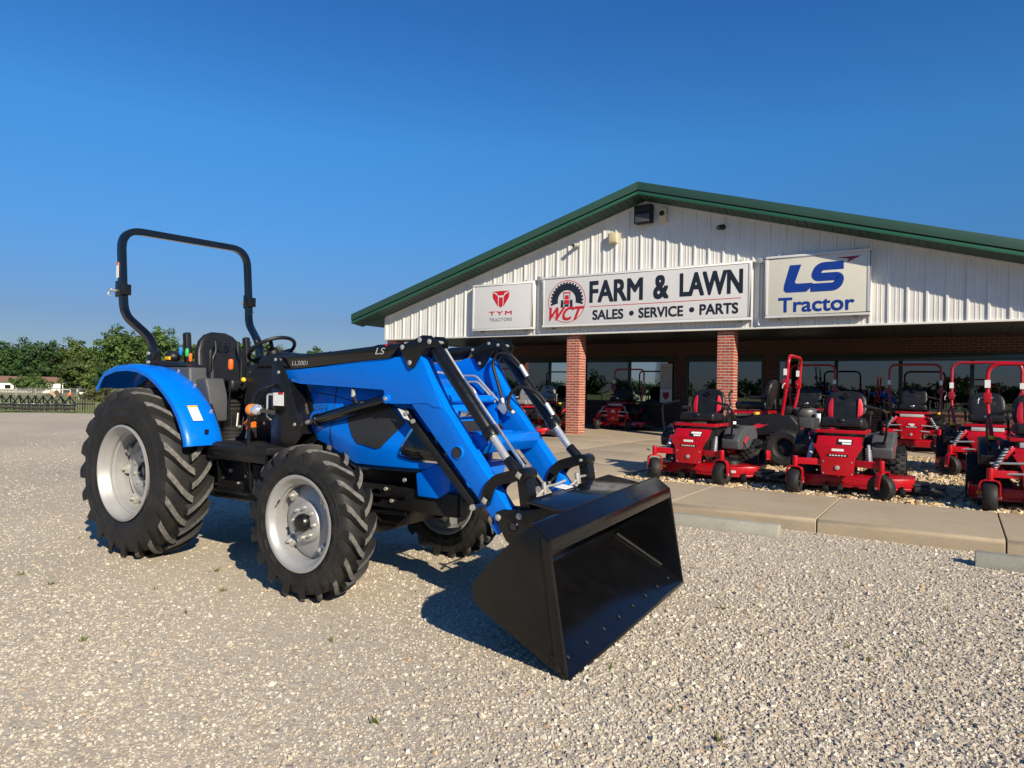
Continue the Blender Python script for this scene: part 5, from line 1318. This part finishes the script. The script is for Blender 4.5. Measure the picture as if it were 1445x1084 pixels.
# cross members between the arms
s = MB(); s.prism([(3.06, 1.10), (3.10, 1.165), (3.20, 1.15), (3.205, 1.10), (3.15, 1.03), (3.09, 1.03)], -.352, .352); s.build('torque_tube', 'blue_paint', TR, bevel=.012)
s = MB(); s.bb(3.02, 3.13, -.30, .10, 1.155, 1.172); s.build('tube_shield', 'blue_paint', TR, bevel=.006)
s = MB(); s.cyl((2.80, -.36, 1.385), (2.80, .36, 1.385), .030, 18); s.build('cross_tube', 'blue_paint', TR)
s = MB(); s.prism([(2.72, 1.45), (2.83, 1.44), (2.85, 1.20), (2.80, 1.12), (2.70, 1.30)], .318, .332); s.build('gusset', 'blue_paint', TR, bevel=.003)
s = MB(); s.box((2.90, .325, 1.325), (.085, .05, .075), (0, .7, 0)); s.build('valve_block', 'zinc', TR, bevel=.008)
for k, pts in enumerate(([(2.52, .30, 1.56), (2.65, .30, 1.56), (2.86, .31, 1.37)], [(2.54, .30, 1.51), (2.665, .30, 1.515), (2.80, .30, 1.40), (2.83, .31, 1.36)], [(2.52, .30, 1.56), (2.50, .0, 1.58), (2.48, -.2, 1.56)])):
    s = MB(); s.tube(rpath(pts, .03), .009, 8); s.build('hydraulic_pipe', 'zinc', TR)
for k, pts in enumerate(([(2.90, .31, 1.36), (2.87, .30, 1.47), (2.80, .30, 1.66), (2.84, .31, 1.74), (2.95, .33, 1.725), (3.02, .35, 1.65), (3.08, .36, 1.56)], [(3.00, .31, 1.28), (2.95, .30, 1.34), (2.97, .30, 1.44), (3.06, .31, 1.49), (3.20, .34, 1.44), (3.31, .36, 1.28)])):
    s = MB(); pp = rpath(pts, .07, 6); s.tube(pp, .013, 10); s.build('hose', 'black_matte', TR)
    s = MB(); s.cyl(pp[0], pp[0].lerp(pp[1], .6), .017, 10); s.cyl(pp[-1], pp[-1] + (pp[-2] - pp[-1]).normalized() * .10, .018, 10); s.build('hose_ferrule', 'zinc', TR)
s = MB(); s.box((2.62, -.25, 1.50), (.10, .12, .05)); s.cyl((2.60, -.30, 1.535), (2.72, -.30, 1.535), .012, 8); s.cyl((2.60, -.24, 1.51), (2.74, -.24, 1.50), .012, 8); s.build('quick_couplers', 'pipe_zinc', TR, bevel=.006)

# ---- bucket
bk_ = empty('bucket', (3.9, .0, .40), parent=TR); bk_['label'] = 'black loader bucket tipped with its lip on the gravel'
bk_.rotation_euler = (rad(1.6), 0, rad(2.0))
def bp(x, z): return (x - 3.9 - .033, z - .40 + .027)
HWB = .95
# shell: one bent sheet
prof = [bp(*q) for q in [(4.155, .006), (3.66, .262), (3.612, .292), (3.588, .33), (3.584, .386), (3.61, .43), (3.80, .635), (3.93, .735)]]
s = MB(); s.sheet([[(x, y, z) for x, z in prof] for y in (-HWB, -.5, 0, .5, HWB)]); s.build('shell', 'bucket_black', bk_, solid=.010, smooth=50)
for sd_ in (-1, 1):
    sp2 = [bp(*q) for q in [(4.16, .0), (4.055, .048), (3.655, .256), (3.606, .285), (3.58, .325), (3.576, .386), (3.602, .435), (3.70, .54), (3.79, .63), (3.92, .745), (3.955, .755), (4.05, .69)]]
    s = MB(); s.prism(sp2, *sorted((sd_ * HWB, sd_ * (HWB + .012)))); s.build('side_plate', 'bucket_black', bk_, bevel=.003)
    e2 = [bp(*q) for q in [(4.16, .0), (4.05, .69), (4.005, .715), (4.10, .035)]]
    s = MB(); s.prism(e2, *sorted((sd_ * (HWB + .0125), sd_ * (HWB + .024)))); s.build('side_edge', 'bucket_black', bk_, bevel=.004)
tl = [bp(*q) for q in [(3.92, .765), (3.955, .768), (4.052, .698), (4.062, .625), (4.045, .622), (4.03, .685), (3.945, .745)]]
s = MB(); s.prism(tl, -HWB, HWB); s.build('top_rail', 'bucket_black', bk_, bevel=.005)
ce = [bp(*q) for q in [(4.17, -.004), (4.165, .012), (4.01, .092), (4.005, .080)]]
s = MB(); s.prism(ce, -HWB - .005, HWB + .005); s.build('cutting_edge', 'bucket_black', bk_, bevel=.003)
for i in range(8):
    q = MB(); c = bp(4.09, .055); y = -.82 + i * .234; q.cyl((c[0], y, c[1] + .0005), (c[0] + .002, y, c[1] + .003), .011, 8); q.build('edge_hole', 'interior', bk_)
wl = bp(3.98, .104)
for sd_ in (-1, 1):
    s = MB(); s.bar((bp(3.64, .30)[0], sd_ * (HWB - .008), bp(3.64, .30)[1]), (bp(4.0, .11)[0], sd_ * (HWB - .008), bp(4.0, .11)[1]), .012, .012); s.build('weld_bead', 'grey_engine', bk_)
# hitch plate on the back and the two brackets
hp_ = [bp(*q) for q in [(3.70, .795), (3.71, .812), (3.95, .775), (3.945, .757)]]
s = MB(); s.prism(hp_, -.60, .60); s.build('hitch_plate', 'black_gloss', bk_, bevel=.004)
QA = [bp(*q) for q in [(3.42, .66), (3.43, .695), (3.48, .715), (3.60, .722), (3.74, .745), (3.80, .785), (3.855, .785), (3.90, .765), (3.95, .745), (3.94, .725), (3.84, .72), (3.78, .66), (3.60, .46), (3.50, .525), (3.455, .60)]]
for sd_ in (-1, 1):
    for yo in (.475, .345):
        s = MB(); s.prism(QA, *sorted((sd_ * yo, sd_ * (yo + .014)))); s.build('hitch_bracket', 'black_paint', bk_, bevel=.003)
    for x_, z_ in ((3.445, .662), (3.595, .685)):
        c = bp(x_, z_); s = MB(); s.cyl((c[0], sd_ * .335, c[1]), (c[0], sd_ * .50, c[1]), .013, 12); s.cyl((c[0], sd_ * .489, c[1]), (c[0], sd_ * .494, c[1]), .021, 12); s.build('pin', 'zinc', bk_, bevel=.003)
    c = bp(3.555, .62); s = MB(); s.lathe([(.028, 0), (.034, .006), (.028, .012)], (c[0], sd_ * .49 - .006, c[1]), 20, cap=False); s.build('bracket_ring', 'black_gloss', bk_); s = MB(); s.cyl((c[0], sd_ * .489, c[1]), (c[0], sd_ * .491, c[1]), .027, 18); s.build('bracket_hole', 'interior', bk_)
    c = bp(3.49, .545); s = MB(); s.cyl((c[0], sd_ * .40, c[1]), (c[0], sd_ * .40, c[1] + .09), .014, 10); s.build('lock_pin', 'zinc', bk_)
# bright latch handles
for y_ in (-.20, .28):
    a = bp(3.60, .80); s = MB(); s.tube(rpath([(a[0], y_ - .1, a[1] - .03), (a[0] + .03, y_, a[1] + .03), (a[0] + .02, y_ + .12, a[1] + .02), (a[0] + .05, y_ + .22, a[1] + .04)], .03), .009, 8); s.build('latch_handle', 'zinc', bk_)
    s = MB(); s.cyl((a[0] + .03, y_ - .02, a[1] - .04), (a[0] + .02, y_ - .03, a[1] + .06), .016, 10); s.build('latch_spring', 'zinc', bk_)
a = bp(3.68, .80); quad_decal('product_decal', [(a[0] - .02, -.16, a[1] + .02), (a[0] + .06, -.16, a[1] + .01), (a[0] + .06, -.04, a[1] + .01), (a[0] - .02, -.04, a[1] + .02)], 'decal_white', (0, 0, 1), bk_)

# ---- seams, fasteners and plumbing that break up the big panels
for sd_ in (-1, 1):
    s = MB(); pts = []
    for h in HS[1:-2]: pts.append(hood_sec(*h)[5 if sd_ < 0 else -6])
    s.tube([(a, b * 1.004, c) for a, b, c in pts], .0035, 6); s.build('hood_seam', 'black_matte', TR)
    sec = hood_sec(1.80, .96, .366, 1.603); sec = sec[1:8] if sd_ < 0 else [(a, -b, c) for a, b, c in sec[1:8]]
    s = MB(); s.tube([(a, b * 1.004, c) for a, b, c in sec], .003, 6); s.build('hood_seam', 'black_matte', TR)
    for x_, z_ in ((1.62, 1.56), (2.0, 1.52), (2.30, 1.49)):
        q = MB(); q.cyl((x_, sd_ * .460, z_), (x_, sd_ * .466, z_), .007, 8); q.build('bolt', 'blue_paint', TR)
    for x_, z_ in ((-.45, 1.575), (.12, 1.555), (.36, 1.43), (.60, 1.22)):
        q = MB(); q.cyl((x_, sd_ * .60, z_ + .0), (x_ + .012, sd_ * .60, z_ + .024), .012, 8); q.build('fender_bolt', 'zinc', TR)
    for k, pts in enumerate(([(1.30, sd_ * .40, 1.05), (1.40, sd_ * .43, .95), (1.55, sd_ * .40, .82), (1.75, sd_ * .34, .70), (2.1, sd_ * .30, .66)], [(1.32, sd_ * .38, 1.10), (1.46, sd_ * .44, .92), (1.62, sd_ * .38, .78), (1.9, sd_ * .33, .62)], [(.40, sd_ * .30, .80), (.75, sd_ * .36, .60), (1.2, sd_ * .36, .56), (1.6, sd_ * .34, .60)])):
        q = MB(); q.tube(rpath(pts, .08), .013 - .002 * k, 8); q.build('hydraulic_hose', 'rubber', TR)
    for k in range(9):
        x_ = .55 + k * .1; z_ = .62 + .16 * ((k * 7) % 5) / 5; q = MB(); q.cyl((x_, sd_ * .50, z_), (x_, sd_ * .512, z_), .010 + .004 * (k % 3), 6); q.build('bolt', 'zinc', TR)
    for x_, z_ in ((1.58, .74), (1.86, .80), (2.30, .72), (2.48, .80), (2.36, .64)):
        q = MB(); q.cyl((x_, sd_ * .30, z_), (x_, sd_ * .318, z_), .014, 6); q.build('bolt', 'zinc', TR)
    q = MB(); q.cyl((1.78, sd_ * .26, .84), (1.78, sd_ * .33, .80), .03, 12); q.tube(rpath([(1.78, sd_ * .32, .80), (1.85, sd_ * .34, .70), (2.05, sd_ * .32, .66)], .05), .012, 8); q.build('fuel_line', 'black_matte', TR)
    for a_, b_ in (((1.05, sd_ * .62, .93), (1.10, sd_ * .52, .62)), ((.72, sd_ * .62, .93), (.72, sd_ * .45, .66))):
        q = MB(); q.bar(a_, b_, .03, .04); q.build('step_bracket', 'chassis_black', TR, bevel=.004)
    q = MB(); q.bar((.70, sd_ * .58, .60), (1.15, sd_ * .58, .60), .10, .02); q.bar((.72, sd_ * .58, .60), (.72, sd_ * .60, .92), .02, .03); q.bar((1.13, sd_ * .58, .60), (1.13, sd_ * .60, .92), .02, .03); q.build('lower_step', 'black_paint', TR, bevel=.004)
# linkage under the seat
for k in range(5):
    q = MB(); a = Vector((.50 + k * .07, -.34, 1.0)); b = Vector((.46 + k * .08, -.30, 1.18 + .03 * (k % 2))); q.cyl(a, b, .008, 6); q.build('linkage_rod', 'zinc' if k % 2 else 'black_paint', TR)
for k, (x_, y_, z_) in enumerate(((.66, -.36, 1.10), (.75, -.34, 1.22), (.70, -.30, 1.16), (.92, -.30, 1.14), (1.0, -.30, 1.25))):
    q = MB(); q.cyl((x_, y_, z_), (x_, y_ - .02, z_), .013, 6); q.build('bolt', 'zinc', TR)
# valve stems
for sd_ in (-1, 1):
    q = MB(); q.cyl((1.83, sd_ * .87, .66), (1.85, sd_ * .90, .65), .006, 6); q.build('valve_stem', 'black_matte', TR)
# ================================================================== RED ZERO-TURN MOWERS
def small_tyre(R, hw, rr, knobs=0, ribs=False):
    s = MB()
    prof = [(rr - .01, -.75 * hw), (rr + .015, -.95 * hw), (R - .05, -1.0 * hw), (R - .018, -.88 * hw), (R - .004, -.55 * hw), (R, 0)]
    prof = prof + [(r, -y) for r, y in prof[-2::-1]]
    s.lathe(prof, n=36, ax='x', cap=False)
    if knobs:
        for i in range(knobs):
            for k, yy in enumerate((-.78, -.42, -.14, .14, .42, .78)):
                a = 2 * pi * (i + (.5 if k % 2 else 0)) / knobs; r_ = R + .004 - (.016 if abs(yy) > .6 else 0)
                s.box((yy * hw, r_ * sin(a), r_ * cos(a)), (hw * .23, .034, .022), (-a, 0, 0))
    return s
def mower(name_label, group, style='plain', seat='red', rops=None, spin=(.0, .0), number=''):
    """front faces -y, origin on the ground between the front casters"""
    T = empty('zero_turn_mower', (0, 0, 0), 0, name_label, 'mower', group)
    B = lambda s, n, m_, p=T, **k: s.build(n, m_, p, **k)
    # casters
    for i, sx in enumerate((-1, 1)):
        c = empty('caster_wheel', (sx * .50, 0, 0), parent=T); c.rotation_euler = (0, 0, spin[i])
        s = small_tyre(.165, .075, .085); s.v = [(x, y, z + .165) for x, y, z in s.v]; B(s, 'tyre', 'rubber', c)
        s = MB(); s.lathe([(.088, -.05), (.088, .05), (.03, .05), (.03, -.05)], (0, 0, .165), 20, 'x', closed=True); B(s, 'hub', 'black_matte', c)
        s = MB(); pp = rpath([(-.098, 0, .15), (-.098, -.02, .33), (-.06, -.03, .365), (.06, -.03, .365), (.098, -.02, .33), (.098, 0, .15)], .035, 4)
        s2 = sqtube(pp, .055, .014) if False else None
        for a, b in zip(pp[:-1], pp[1:]): s.bar(a, b, .06, .016, (1, 0, .01) if abs((b - a).z) > abs((b - a).x) else (0, 0, 1))
        B(s, 'fork', 'red_paint', c, bevel=.003)
        s = MB(); s.cyl((-.112, 0, .165), (.112, 0, .165), .014, 10); B(s, 'axle', 'zinc', c)
        s = MB(); s.cyl((sx * .50, .0, .37), (sx * .50, .0, .50), .034, 16); B(s, 'caster_stem', 'red_paint', bevel=.004)
        s = MB(); s.bar((sx * .50, .02, .435), (sx * .16, .10, .435), .05, .085); s.bar((sx * .17, .10, .43), (sx * .20, 1.2, .43), .05, .08); B(s, 'front_arm', 'red_paint', bevel=.006)
    # deck
    s = MB(); dk = [(-.70, .45), (-.62, .32), (-.30, .24), (.05, .30), (.35, .24), (.66, .32), (.84, .48), (.84, .95), (.6, 1.12), (-.5, 1.12), (-.70, .9)]
    s.prism(dk, .13, .25, 'z'); B(s, 'deck', 'red_paint', bevel=.015)
    s = MB(); s.prism([(a * 1.012 + (.0), b * .985 + .006) for a, b in dk], .10, .131, 'z'); B(s, 'deck_skirt', 'darkened_red', bevel=.006)
    s = MB(); s.prism([(.84, .42), (1.16, .50), (1.18, .92), (.84, .98)], .10, .16, 'z'); s.prism([(.80, .45), (1.0, .5), (1.0, .9), (.80, .95)], .16, .19, 'z'); B(s, 'discharge_chute', 'door_chute', bevel=.012)
    for x_, y_ in ((-.58, .22), (.02, .20), (.72, .30), (-.15, .18)):
        s = MB(); s.cyl((x_ - .03, y_, .085), (x_ + .03, y_, .085), .05, 14); s.box((x_, y_ + .04, .14), (.02, .10, .05)); B(s, 'antiscalp_roller', 'black_matte', bevel=.006)
    for x_ in (-.4, .4):
        s = MB(); s.lathe([(.16, .252), (.15, .30), (.08, .33), (.001, .33)], (x_, .72, 0), 18, 'z'); B(s, 'spindle_cover', 'black_matte')
    # rear wheels
    for sx in (-1, 1):
        w = empty('drive_wheel', (sx * .58, 1.22, .295), parent=T)
        B(small_tyre(.295, .145, .15, 22), 'tyre', 'rubber', w, smooth=30)
        s = MB(); s.lathe([(.15, sx * .11), (.14, sx * .10), (.12, sx * .04), (.05, sx * .06), (.001, sx * .06)], n=22, ax='x', cap=False); B(s, 'rim', 'black_matte', w)
    # centre and seat box
    fp = [(-.295, .665), (.295, .665), (.205, .50), (.185, .275), (-.185, .275), (-.205, .50)]
    s = MB(); s.prism(fp, .035, .055); B(s, 'front_panel', 'red_paint', bevel=.004)
    s = MB(); s.prism([(.17, .60), (.30, .74), (.95, .80), (.95, .40), (.17, .40)], -.24, .24, 'x'); B(s, 'seat_box', 'black_matte', bevel=.01)  # black stands in for the shaded void behind the front panel
    s = MB(); s.prism([(.10, .64), (.245, .765), (.26, .75), (.115, .625)], -.265, .265, 'x'); B(s, 'upper_panel', 'red_paint', bevel=.004)
    s = MB(); s.bb(-.31, .31, .29, .33, .80, .845); s.bb(-.31, -.27, .33, .9, .80, .845); s.bb(.27, .31, .33, .9, .80, .845); B(s, 'seat_tray', 'red_paint', bevel=.006)
    s = MB(); s.cyl((0, .035, .375), (0, .018, .375), .028, 16); B(s, 'panel_bolt', 'zinc', bevel=.004)
    flat('badge', [[(-.12, .545), (.12, .545), (.12, .515), (-.12, .515)]], .030, 'plastic_black', T, .006)
    for q in range(6):
        a = -.095 + q * .034; flat('badge_mark', [[(a, .537), (a + .022, .537), (a + .022, .524), (a, .524)]], .027, 'decal_white', T, .003)
    if style == 'plain':
        flat('decal', [[(-.07, .615), (.07, .615), (.07, .585), (-.07, .585)]], .031, 'decal_white', T, .004)
        quad_decal('logo_plate', [(-.02, .115, .658), (.16, .115, .658), (.16, .20, .730), (-.02, .20, .730)], 'plastic_black', (0, -.65, .76), T)
        quad_decal('logo_mark', [(-.005, .158, .6965), (.145, .158, .6965), (.145, .188, .7225), (-.005, .188, .7225)], 'decal_white', (0, -.65, .76), T)
        quad_decal('logo_mark', [(.04, .124, .667), (.145, .124, .667), (.145, .148, .688), (.04, .148, .688)], 'decal_white', (0, -.65, .76), T)
        for sx in (-1, 1):
            s = MB(); s.cyl((sx * .36, .10, .42), (sx * .33, .26, .66), .022, 12); B(s, 'shock_body', 'rod_silver')
            s = MB(); s.tube([(sx * (.357 - .025 * k / 40) + .034 * cos(k * .9), .12 + .11 * k / 40 + .0, .45 + .17 * k / 40 + .034 * sin(k * .9) * .4) for k in range(41)], .006, 6); B(s, 'shock_spring', 'rod_silver')
    else:
        quad_decal('logo_mark', [(-.05, .034, .60), (.06, .034, .60), (.06, .034, .575), (-.05, .034, .575)], 'decal_white', (0, -1, 0), T)
        quad_decal('logo_mark', [(-.01, .034, .568), (.05, .034, .568), (.05, .034, .545), (-.01, .034, .545)], 'decal_white', (0, -1, 0), T)
        s = MB(); s.bb(-.22, .22, .19, .23, .735, .795); B(s, 'seat_box_window', 'decal_grey', bevel=.008)
        for sx in (-1, 1):
            for zz in (.44, .56):
                s = MB(); s.cyl((sx * .18, .03, zz + .01), (sx * .50, .06, zz - .01), .013, 10); B(s, 'control_rod', 'rod_silver')
            s = MB(); s.cyl((sx * .46, .05, .50), (sx * .34, .12, .72), .026, 12); B(s, 'shock_body', 'rod_silver')
            s = MB(); s.tube([(sx * (.46 - .12 * k / 48) + .036 * cos(k * .8), .05 + .07 * k / 48 + .036 * sin(k * .8), .50 + .22 * k / 48) for k in range(49)], .007, 6); B(s, 'shock_spring', 'black_matte')
            s = MB(); s.bar((sx * .50, .04, .44), (sx * .28, .16, .74), .04, .05); B(s, 'shock_tower', 'red_paint', bevel=.006)
    # seat
    e = empty('seat', (0, .60, .865), parent=T)
    vm = 'vinyl_grey' if seat == 'grey' else 'vinyl_black'
    s = MB(); s.box((0, 0, .07), (.52, .50, .13)); B(s, 'cushion', vm, e, bevel=.05, seg=4, smooth=60)
    s = MB(); secs = []
    for zz, wd, th, yy in ((.08, .20, .10, .24), (.14, .245, .12, .25), (.26, .265, .12, .275), (.36, .255, .11, .30), (.43, .225, .095, .315), (.475, .16, .07, .325), (.495, .07, .035, .33)):
        ring = []
        for k in range(20):
            a = 2 * pi * k / 20; cx_ = math.copysign(abs(cos(a)) ** .55, cos(a)); sy_ = math.copysign(abs(sin(a)) ** .6, sin(a)); ring.append((cx_ * wd, yy + sy_ * th * .5 - .02 * abs(cx_) ** 3, zz))
        secs.append(ring)
    s.loft(secs); B(s, 'backrest', vm, e, smooth=60)
    s = MB(); s.loft([[(x * .52, yy - .066, zz), (x * .52, yy - .04, zz)][::1] + [(-x * .52, yy - .04, zz), (-x * .52, yy - .066, zz)] for x, yy, zz in ((.24, .262, .12), (.27, .275, .22), (.25, .298, .345))]); B(s, 'back_panel', vm, e, bevel=.012, seg=2)
    for zz, yy in ((.20, .208), (.275, .222)):
        s = MB(); s.tube([(-.125, yy, zz), (.125, yy, zz)], .004, 6); B(s, 'stitch_line', 'black_gloss', e)
    if seat == 'red':
        for sx in (-1, 1):
            s = MB(); s.loft([[(sx * a, y0_, zz), (sx * b, y0_ + .012, zz), (sx * b, y0_ + .03, zz), (sx * a, y0_ + .03, zz)] for a, b, y0_, zz in ((.150, .205, .172, .12), (.155, .220, .186, .22), (.155, .212, .204, .32), (.160, .185, .222, .39))]); B(s, 'red_insert', 'red_vinyl', e, bevel=.006, smooth=30)
    s = MB(); s.lathe([(.035, 0), (.04, .004), (.035, .008)], (0, .225, .425), 20); B(s, 'seat_emblem', 'black_gloss', e)
    if seat != 'grey':
        s = MB(); s.ell((0, -.245, .10), (.045, .02, .03)); B(s, 'front_emblem', 'chrome' if style != 'plain' else 'vinyl_black', e)
    for sx in (-1, 1):
        s = MB(); s.box((sx * .31, .14, .20), (.05, .30, .05)); s.bar((sx * .30, .27, .2), (sx * .29, .28, .0), .03, .03); B(s, 'armrest', vm, e, bevel=.015)
    # levers
    for sx in (-1, 1):
        s = MB(); s.tube(rpath([(sx * .46, .52, .60), (sx * .52, .38, .78), (sx * .53, .33, 1.06), (sx * .49, .32, 1.12), (sx * .26, .30, 1.17)], .06), .014, 10); B(s, 'control_lever', 'black_paint')
        s = MB(); s.tube([(sx * .44, .31, 1.128), (sx * .26, .30, 1.17)], .019, 10); B(s, 'lever_grip', 'plastic_black')
        s = MB(); s.bb(sx * .45 - .07, sx * .45 + .07, .45, .62, .56, .70); B(s, 'lever_box', 'plastic_black', bevel=.02)
        s = MB(); s.cyl((sx * .46, .52, .60), (sx * .515, .40, .76), .010, 8); B(s, 'lever_link', 'zinc')
        # side pods
        pod = [(.46, .48), (.44, .62), (.60, .74), (.80, .80), (1.30, .80), (1.42, .66), (1.40, .52), (.80, .46)]
        s = MB(); s.prism([(a, b) for a, b in pod], *sorted((sx * .34, sx * .60)), 'x'); B(s, 'side_pod', 'plastic_grey' if style == 'plain' and sx > 0 else 'plastic_black', bevel=.03, seg=3)
        s = MB(); x_ = sx * .603
        s.add([(x_, .60, .52), (x_, .86, .60), (x_, .98, .66), (x_, .90, .64), (x_, .80, .655), (x_, .70, .60)], [(0, 1, 2, 3, 4, 5)] if sx > 0 else [(5, 4, 3, 2, 1, 0)]); B(s, 'pod_decal', 'red_vinyl', smooth=0)
        s = MB(); s.cyl((sx * .47, .75, .79), (sx * .47, .75, .835), .05, 16); B(s, 'fuel_cap', 'yellow' if style != 'plain' else 'black_matte', bevel=.006)
    s = MB(); s.ell((-.40, .47, .77), (.02, .02, .035)); B(s, 'throttle_knob', 'red_vinyl'); s = MB(); s.cyl((-.40, .48, .68), (-.40, .47, .76), .006, 6); B(s, 'throttle_rod', 'zinc')
    # engine and rear frame
    s = MB(); s.bb(-.40, -.34, .9, 1.78, .36, .60); s.bb(.34, .40, .9, 1.78, .36, .60); s.bb(-.42, .42, 1.74, 1.80, .34, .58); B(s, 'rear_frame', 'red_paint', bevel=.008)
    s = MB(); s.box((0, 1.42, .66), (.46, .46, .22)); s.lathe([(.19, .0), (.20, .05), (.19, .12), (.12, .15), (.001, .15)], (0, 1.40, .77), 24, 'z'); s.box((-.27, 1.44, .66), (.16, .26, .2)); s.box((.27, 1.44, .66), (.16, .26, .2)); B(s, 'engine', 'grey_engine', bevel=.015)
    s = MB(); s.tube(rpath([(-.2, 1.6, .66), (-.2, 1.74, .62), (.2, 1.74, .62), (.2, 1.6, .66)], .06), .03, 10); s.cyl((-.18, 1.72, .52), (.18, 1.72, .52), .07, 14); B(s, 'muffler', 'black_matte')
    s = MB(); s.cyl((.16, 1.62, .70), (.16, 1.62, .84), .04, 12); B(s, 'oil_filter', 'decal_white', bevel=.006)
    s = MB(); s.cyl((-.1, 1.15, .86), (.25, 1.15, .86), .075, 16); B(s, 'air_cleaner', 'black_matte', bevel=.01)
    s = MB(); s.bb(-.22, .22, .10, .16, .30, .42); s.bb(-.30, .30, .16, .42, .40, .425); B(s, 'foot_mat', 'black_matte', bevel=.006)
    for k, pts in enumerate(([(-.42, .55, .60), (-.34, .95, .55), (-.25, 1.25, .60)], [(.42, .55, .60), (.34, .95, .55), (.25, 1.25, .62)], [(-.30, .30, .40), (-.36, .60, .34), (-.30, 1.1, .40)], [(.30, .30, .40), (.38, .60, .33), (.30, 1.1, .40)])):
        s = MB(); s.tube(rpath(pts, .1), .010, 6); B(s, 'cable', 'black_matte')
    for sx in (-1, 1):
        s = MB(); s.bar((sx * .40, .55, .26), (sx * .30, .60, .44), .03, .03); s.bar((sx * .30, .9, .26), (sx * .26, .9, .44), .03, .02); B(s, 'deck_hanger', 'black_matte')
        quad_decal('deck_decal', [(sx * .52 - .10, .262, .20), (sx * .52 + .10, .262, .20), (sx * .52 + .10, .262, .165), (sx * .52 - .10, .262, .165)], 'decal_white' if sx > 0 else 'yellow', (0, -1, 0), T)
        s = MB(); s.cyl((sx * .24, .034, .33), (sx * .24, .026, .33), .010, 6); B(s, 'bolt', 'zinc')
    for sx in (-1, 1):
        for zz in (.30, .45):
            s = MB(); s.cyl((sx * .165, .035, zz), (sx * .165, .028, zz), .009, 6); B(s, 'bolt', 'zinc')
    s = MB(); s.bb(-.34, -.22, .36, .50, .555, .63); B(s, 'switch_panel', 'plastic_black', bevel=.01)
    if rops:
        e = empty('roll_bar', (0, 0, 0), parent=T)
        w_ = .50; zt = 1.88 if rops != 'red_paint' else 1.74
        pp = [Vector((-w_ + .06, 1.12, .48)), Vector((-w_ + .06, 1.16, .80)), Vector((-w_, 1.22, 1.2))]
        path = rpath([(-w_ + .05, 1.12, .45), (-w_ + .05, 1.14, .85), (-w_, 1.20, 1.15), (-w_, 1.24, zt), (w_, 1.24, zt), (w_, 1.20, 1.15), (w_ - .05, 1.14, .85), (w_ - .05, 1.12, .45)], .16, 7)
        s = MB(); s.tube(path, .026, 12); B(s, 'tube', rops, e)
        for sx in (-1, 1):
            s = MB(); s.box((sx * w_, 1.20, 1.30), (.085, .085, .13)); B(s, 'hinge', rops, e, bevel=.01)
            s = MB(); s.tube(rpath([(sx * (w_ - .06), 1.20, 1.30), (sx * (w_ + .08), 1.20, 1.30), (sx * (w_ + .10), 1.17, 1.27), (sx * (w_ + .10), 1.17, 1.22)], .02), .009, 8); B(s, 'hinge_pin', 'zinc', e)
            s = MB(); s.box((sx * w_, 1.193, 1.48), (.062, .05, .10)); B(s, 'safety_label', 'decal_white', e)
    return T
GP_ = 'red zero-turn mowers parked on the rocks'
GQ_ = 'red zero-turn mowers parked under the porch'
def put(o, x, y, z, rz=0, sc=1.0, label=None, group=None):
    o.location = (x, y, z); o.rotation_euler = (0, 0, rz); o.scale = (sc, sc, sc)
    if label: o['label'] = label
    if group: o['group'] = group
    return o
mA = mower('red mower with grey side pod in the front row, nearest the black bucket', GP_, 'plain', 'red', None, (rad(35), rad(-12)))
put(mA, -3.36, 9.98, .12, rad(-2), 1.03)
mC = mower('red mower with grey side pod, second of the front row from the bucket', GP_, 'plain', 'red', None, (rad(-4), rad(62)))
put(mC, -1.32, 9.88, .12, rad(1), 1.03)
mF = mower('red mower with bright roll bar and red-striped seat at the right picture edge', GP_, 'suspension', 'red', 'red_paint', (rad(0), rad(8)))
put(mF, .84, 9.86, .12, rad(0), 1.03)
mE = mower('red mower with roll bar behind the gap in the front row, white mark on its nose', GP_, 'suspension', 'black', 'darkened_red', (rad(20), rad(50)))
put(mE, -.90, 18.25, .165, rad(0), 1.10)
mD = put(copy_tree(mE), -3.22, 18.35, .165, rad(2), 1.10, 'red mower with dark roll bar partly behind the bright folded roll bar', GQ_)
mE['group'] = GQ_; mE['label'] = 'red mower with roll bar under the porch, in the gap of the front row'
mG = put(copy_tree(mE), .42, 13.85, .12, rad(0), 1.05, 'red mower behind the right-edge mower, showing a turned caster and spring', GP_)
for ch in mG.children:
    if ch.name.startswith('caster_wheel') and ch.location.x < 0: ch.rotation_euler = (0, 0, rad(58))
mB = put(copy_tree(mF), -4.1, 14.05, .12, rad(-90), 1.18, 'red mower parked sideways with bright red roll bar behind the front row', GP_)
mH = put(copy_tree(mE), -9.25, 20.15, .20, rad(0), 1.05, 'red mower in the porch shade between the two brick columns', GQ_)
mJ = mower('red mower with pale grey seat left of the left brick column', GP_, 'suspension', 'grey', None, (rad(10), rad(40)))
put(mJ, -10.35, 15.9, .12, rad(0), 1.03)
mK = put(copy_tree(mJ), -11.1, 18.4, .165, rad(3), 1.05, 'red mower with pale seat half hidden behind the left brick column', GQ_)
mL = put(copy_tree(mC), -12.6, 15.2, .12, rad(0), 1.03, 'red mower seen between the blue loader arms', GP_)
mN = put(copy_tree(mE), -13.6, 19.4, .19, rad(0), 1.05, 'red mower with roll bar deep in the porch behind the loader', GQ_)
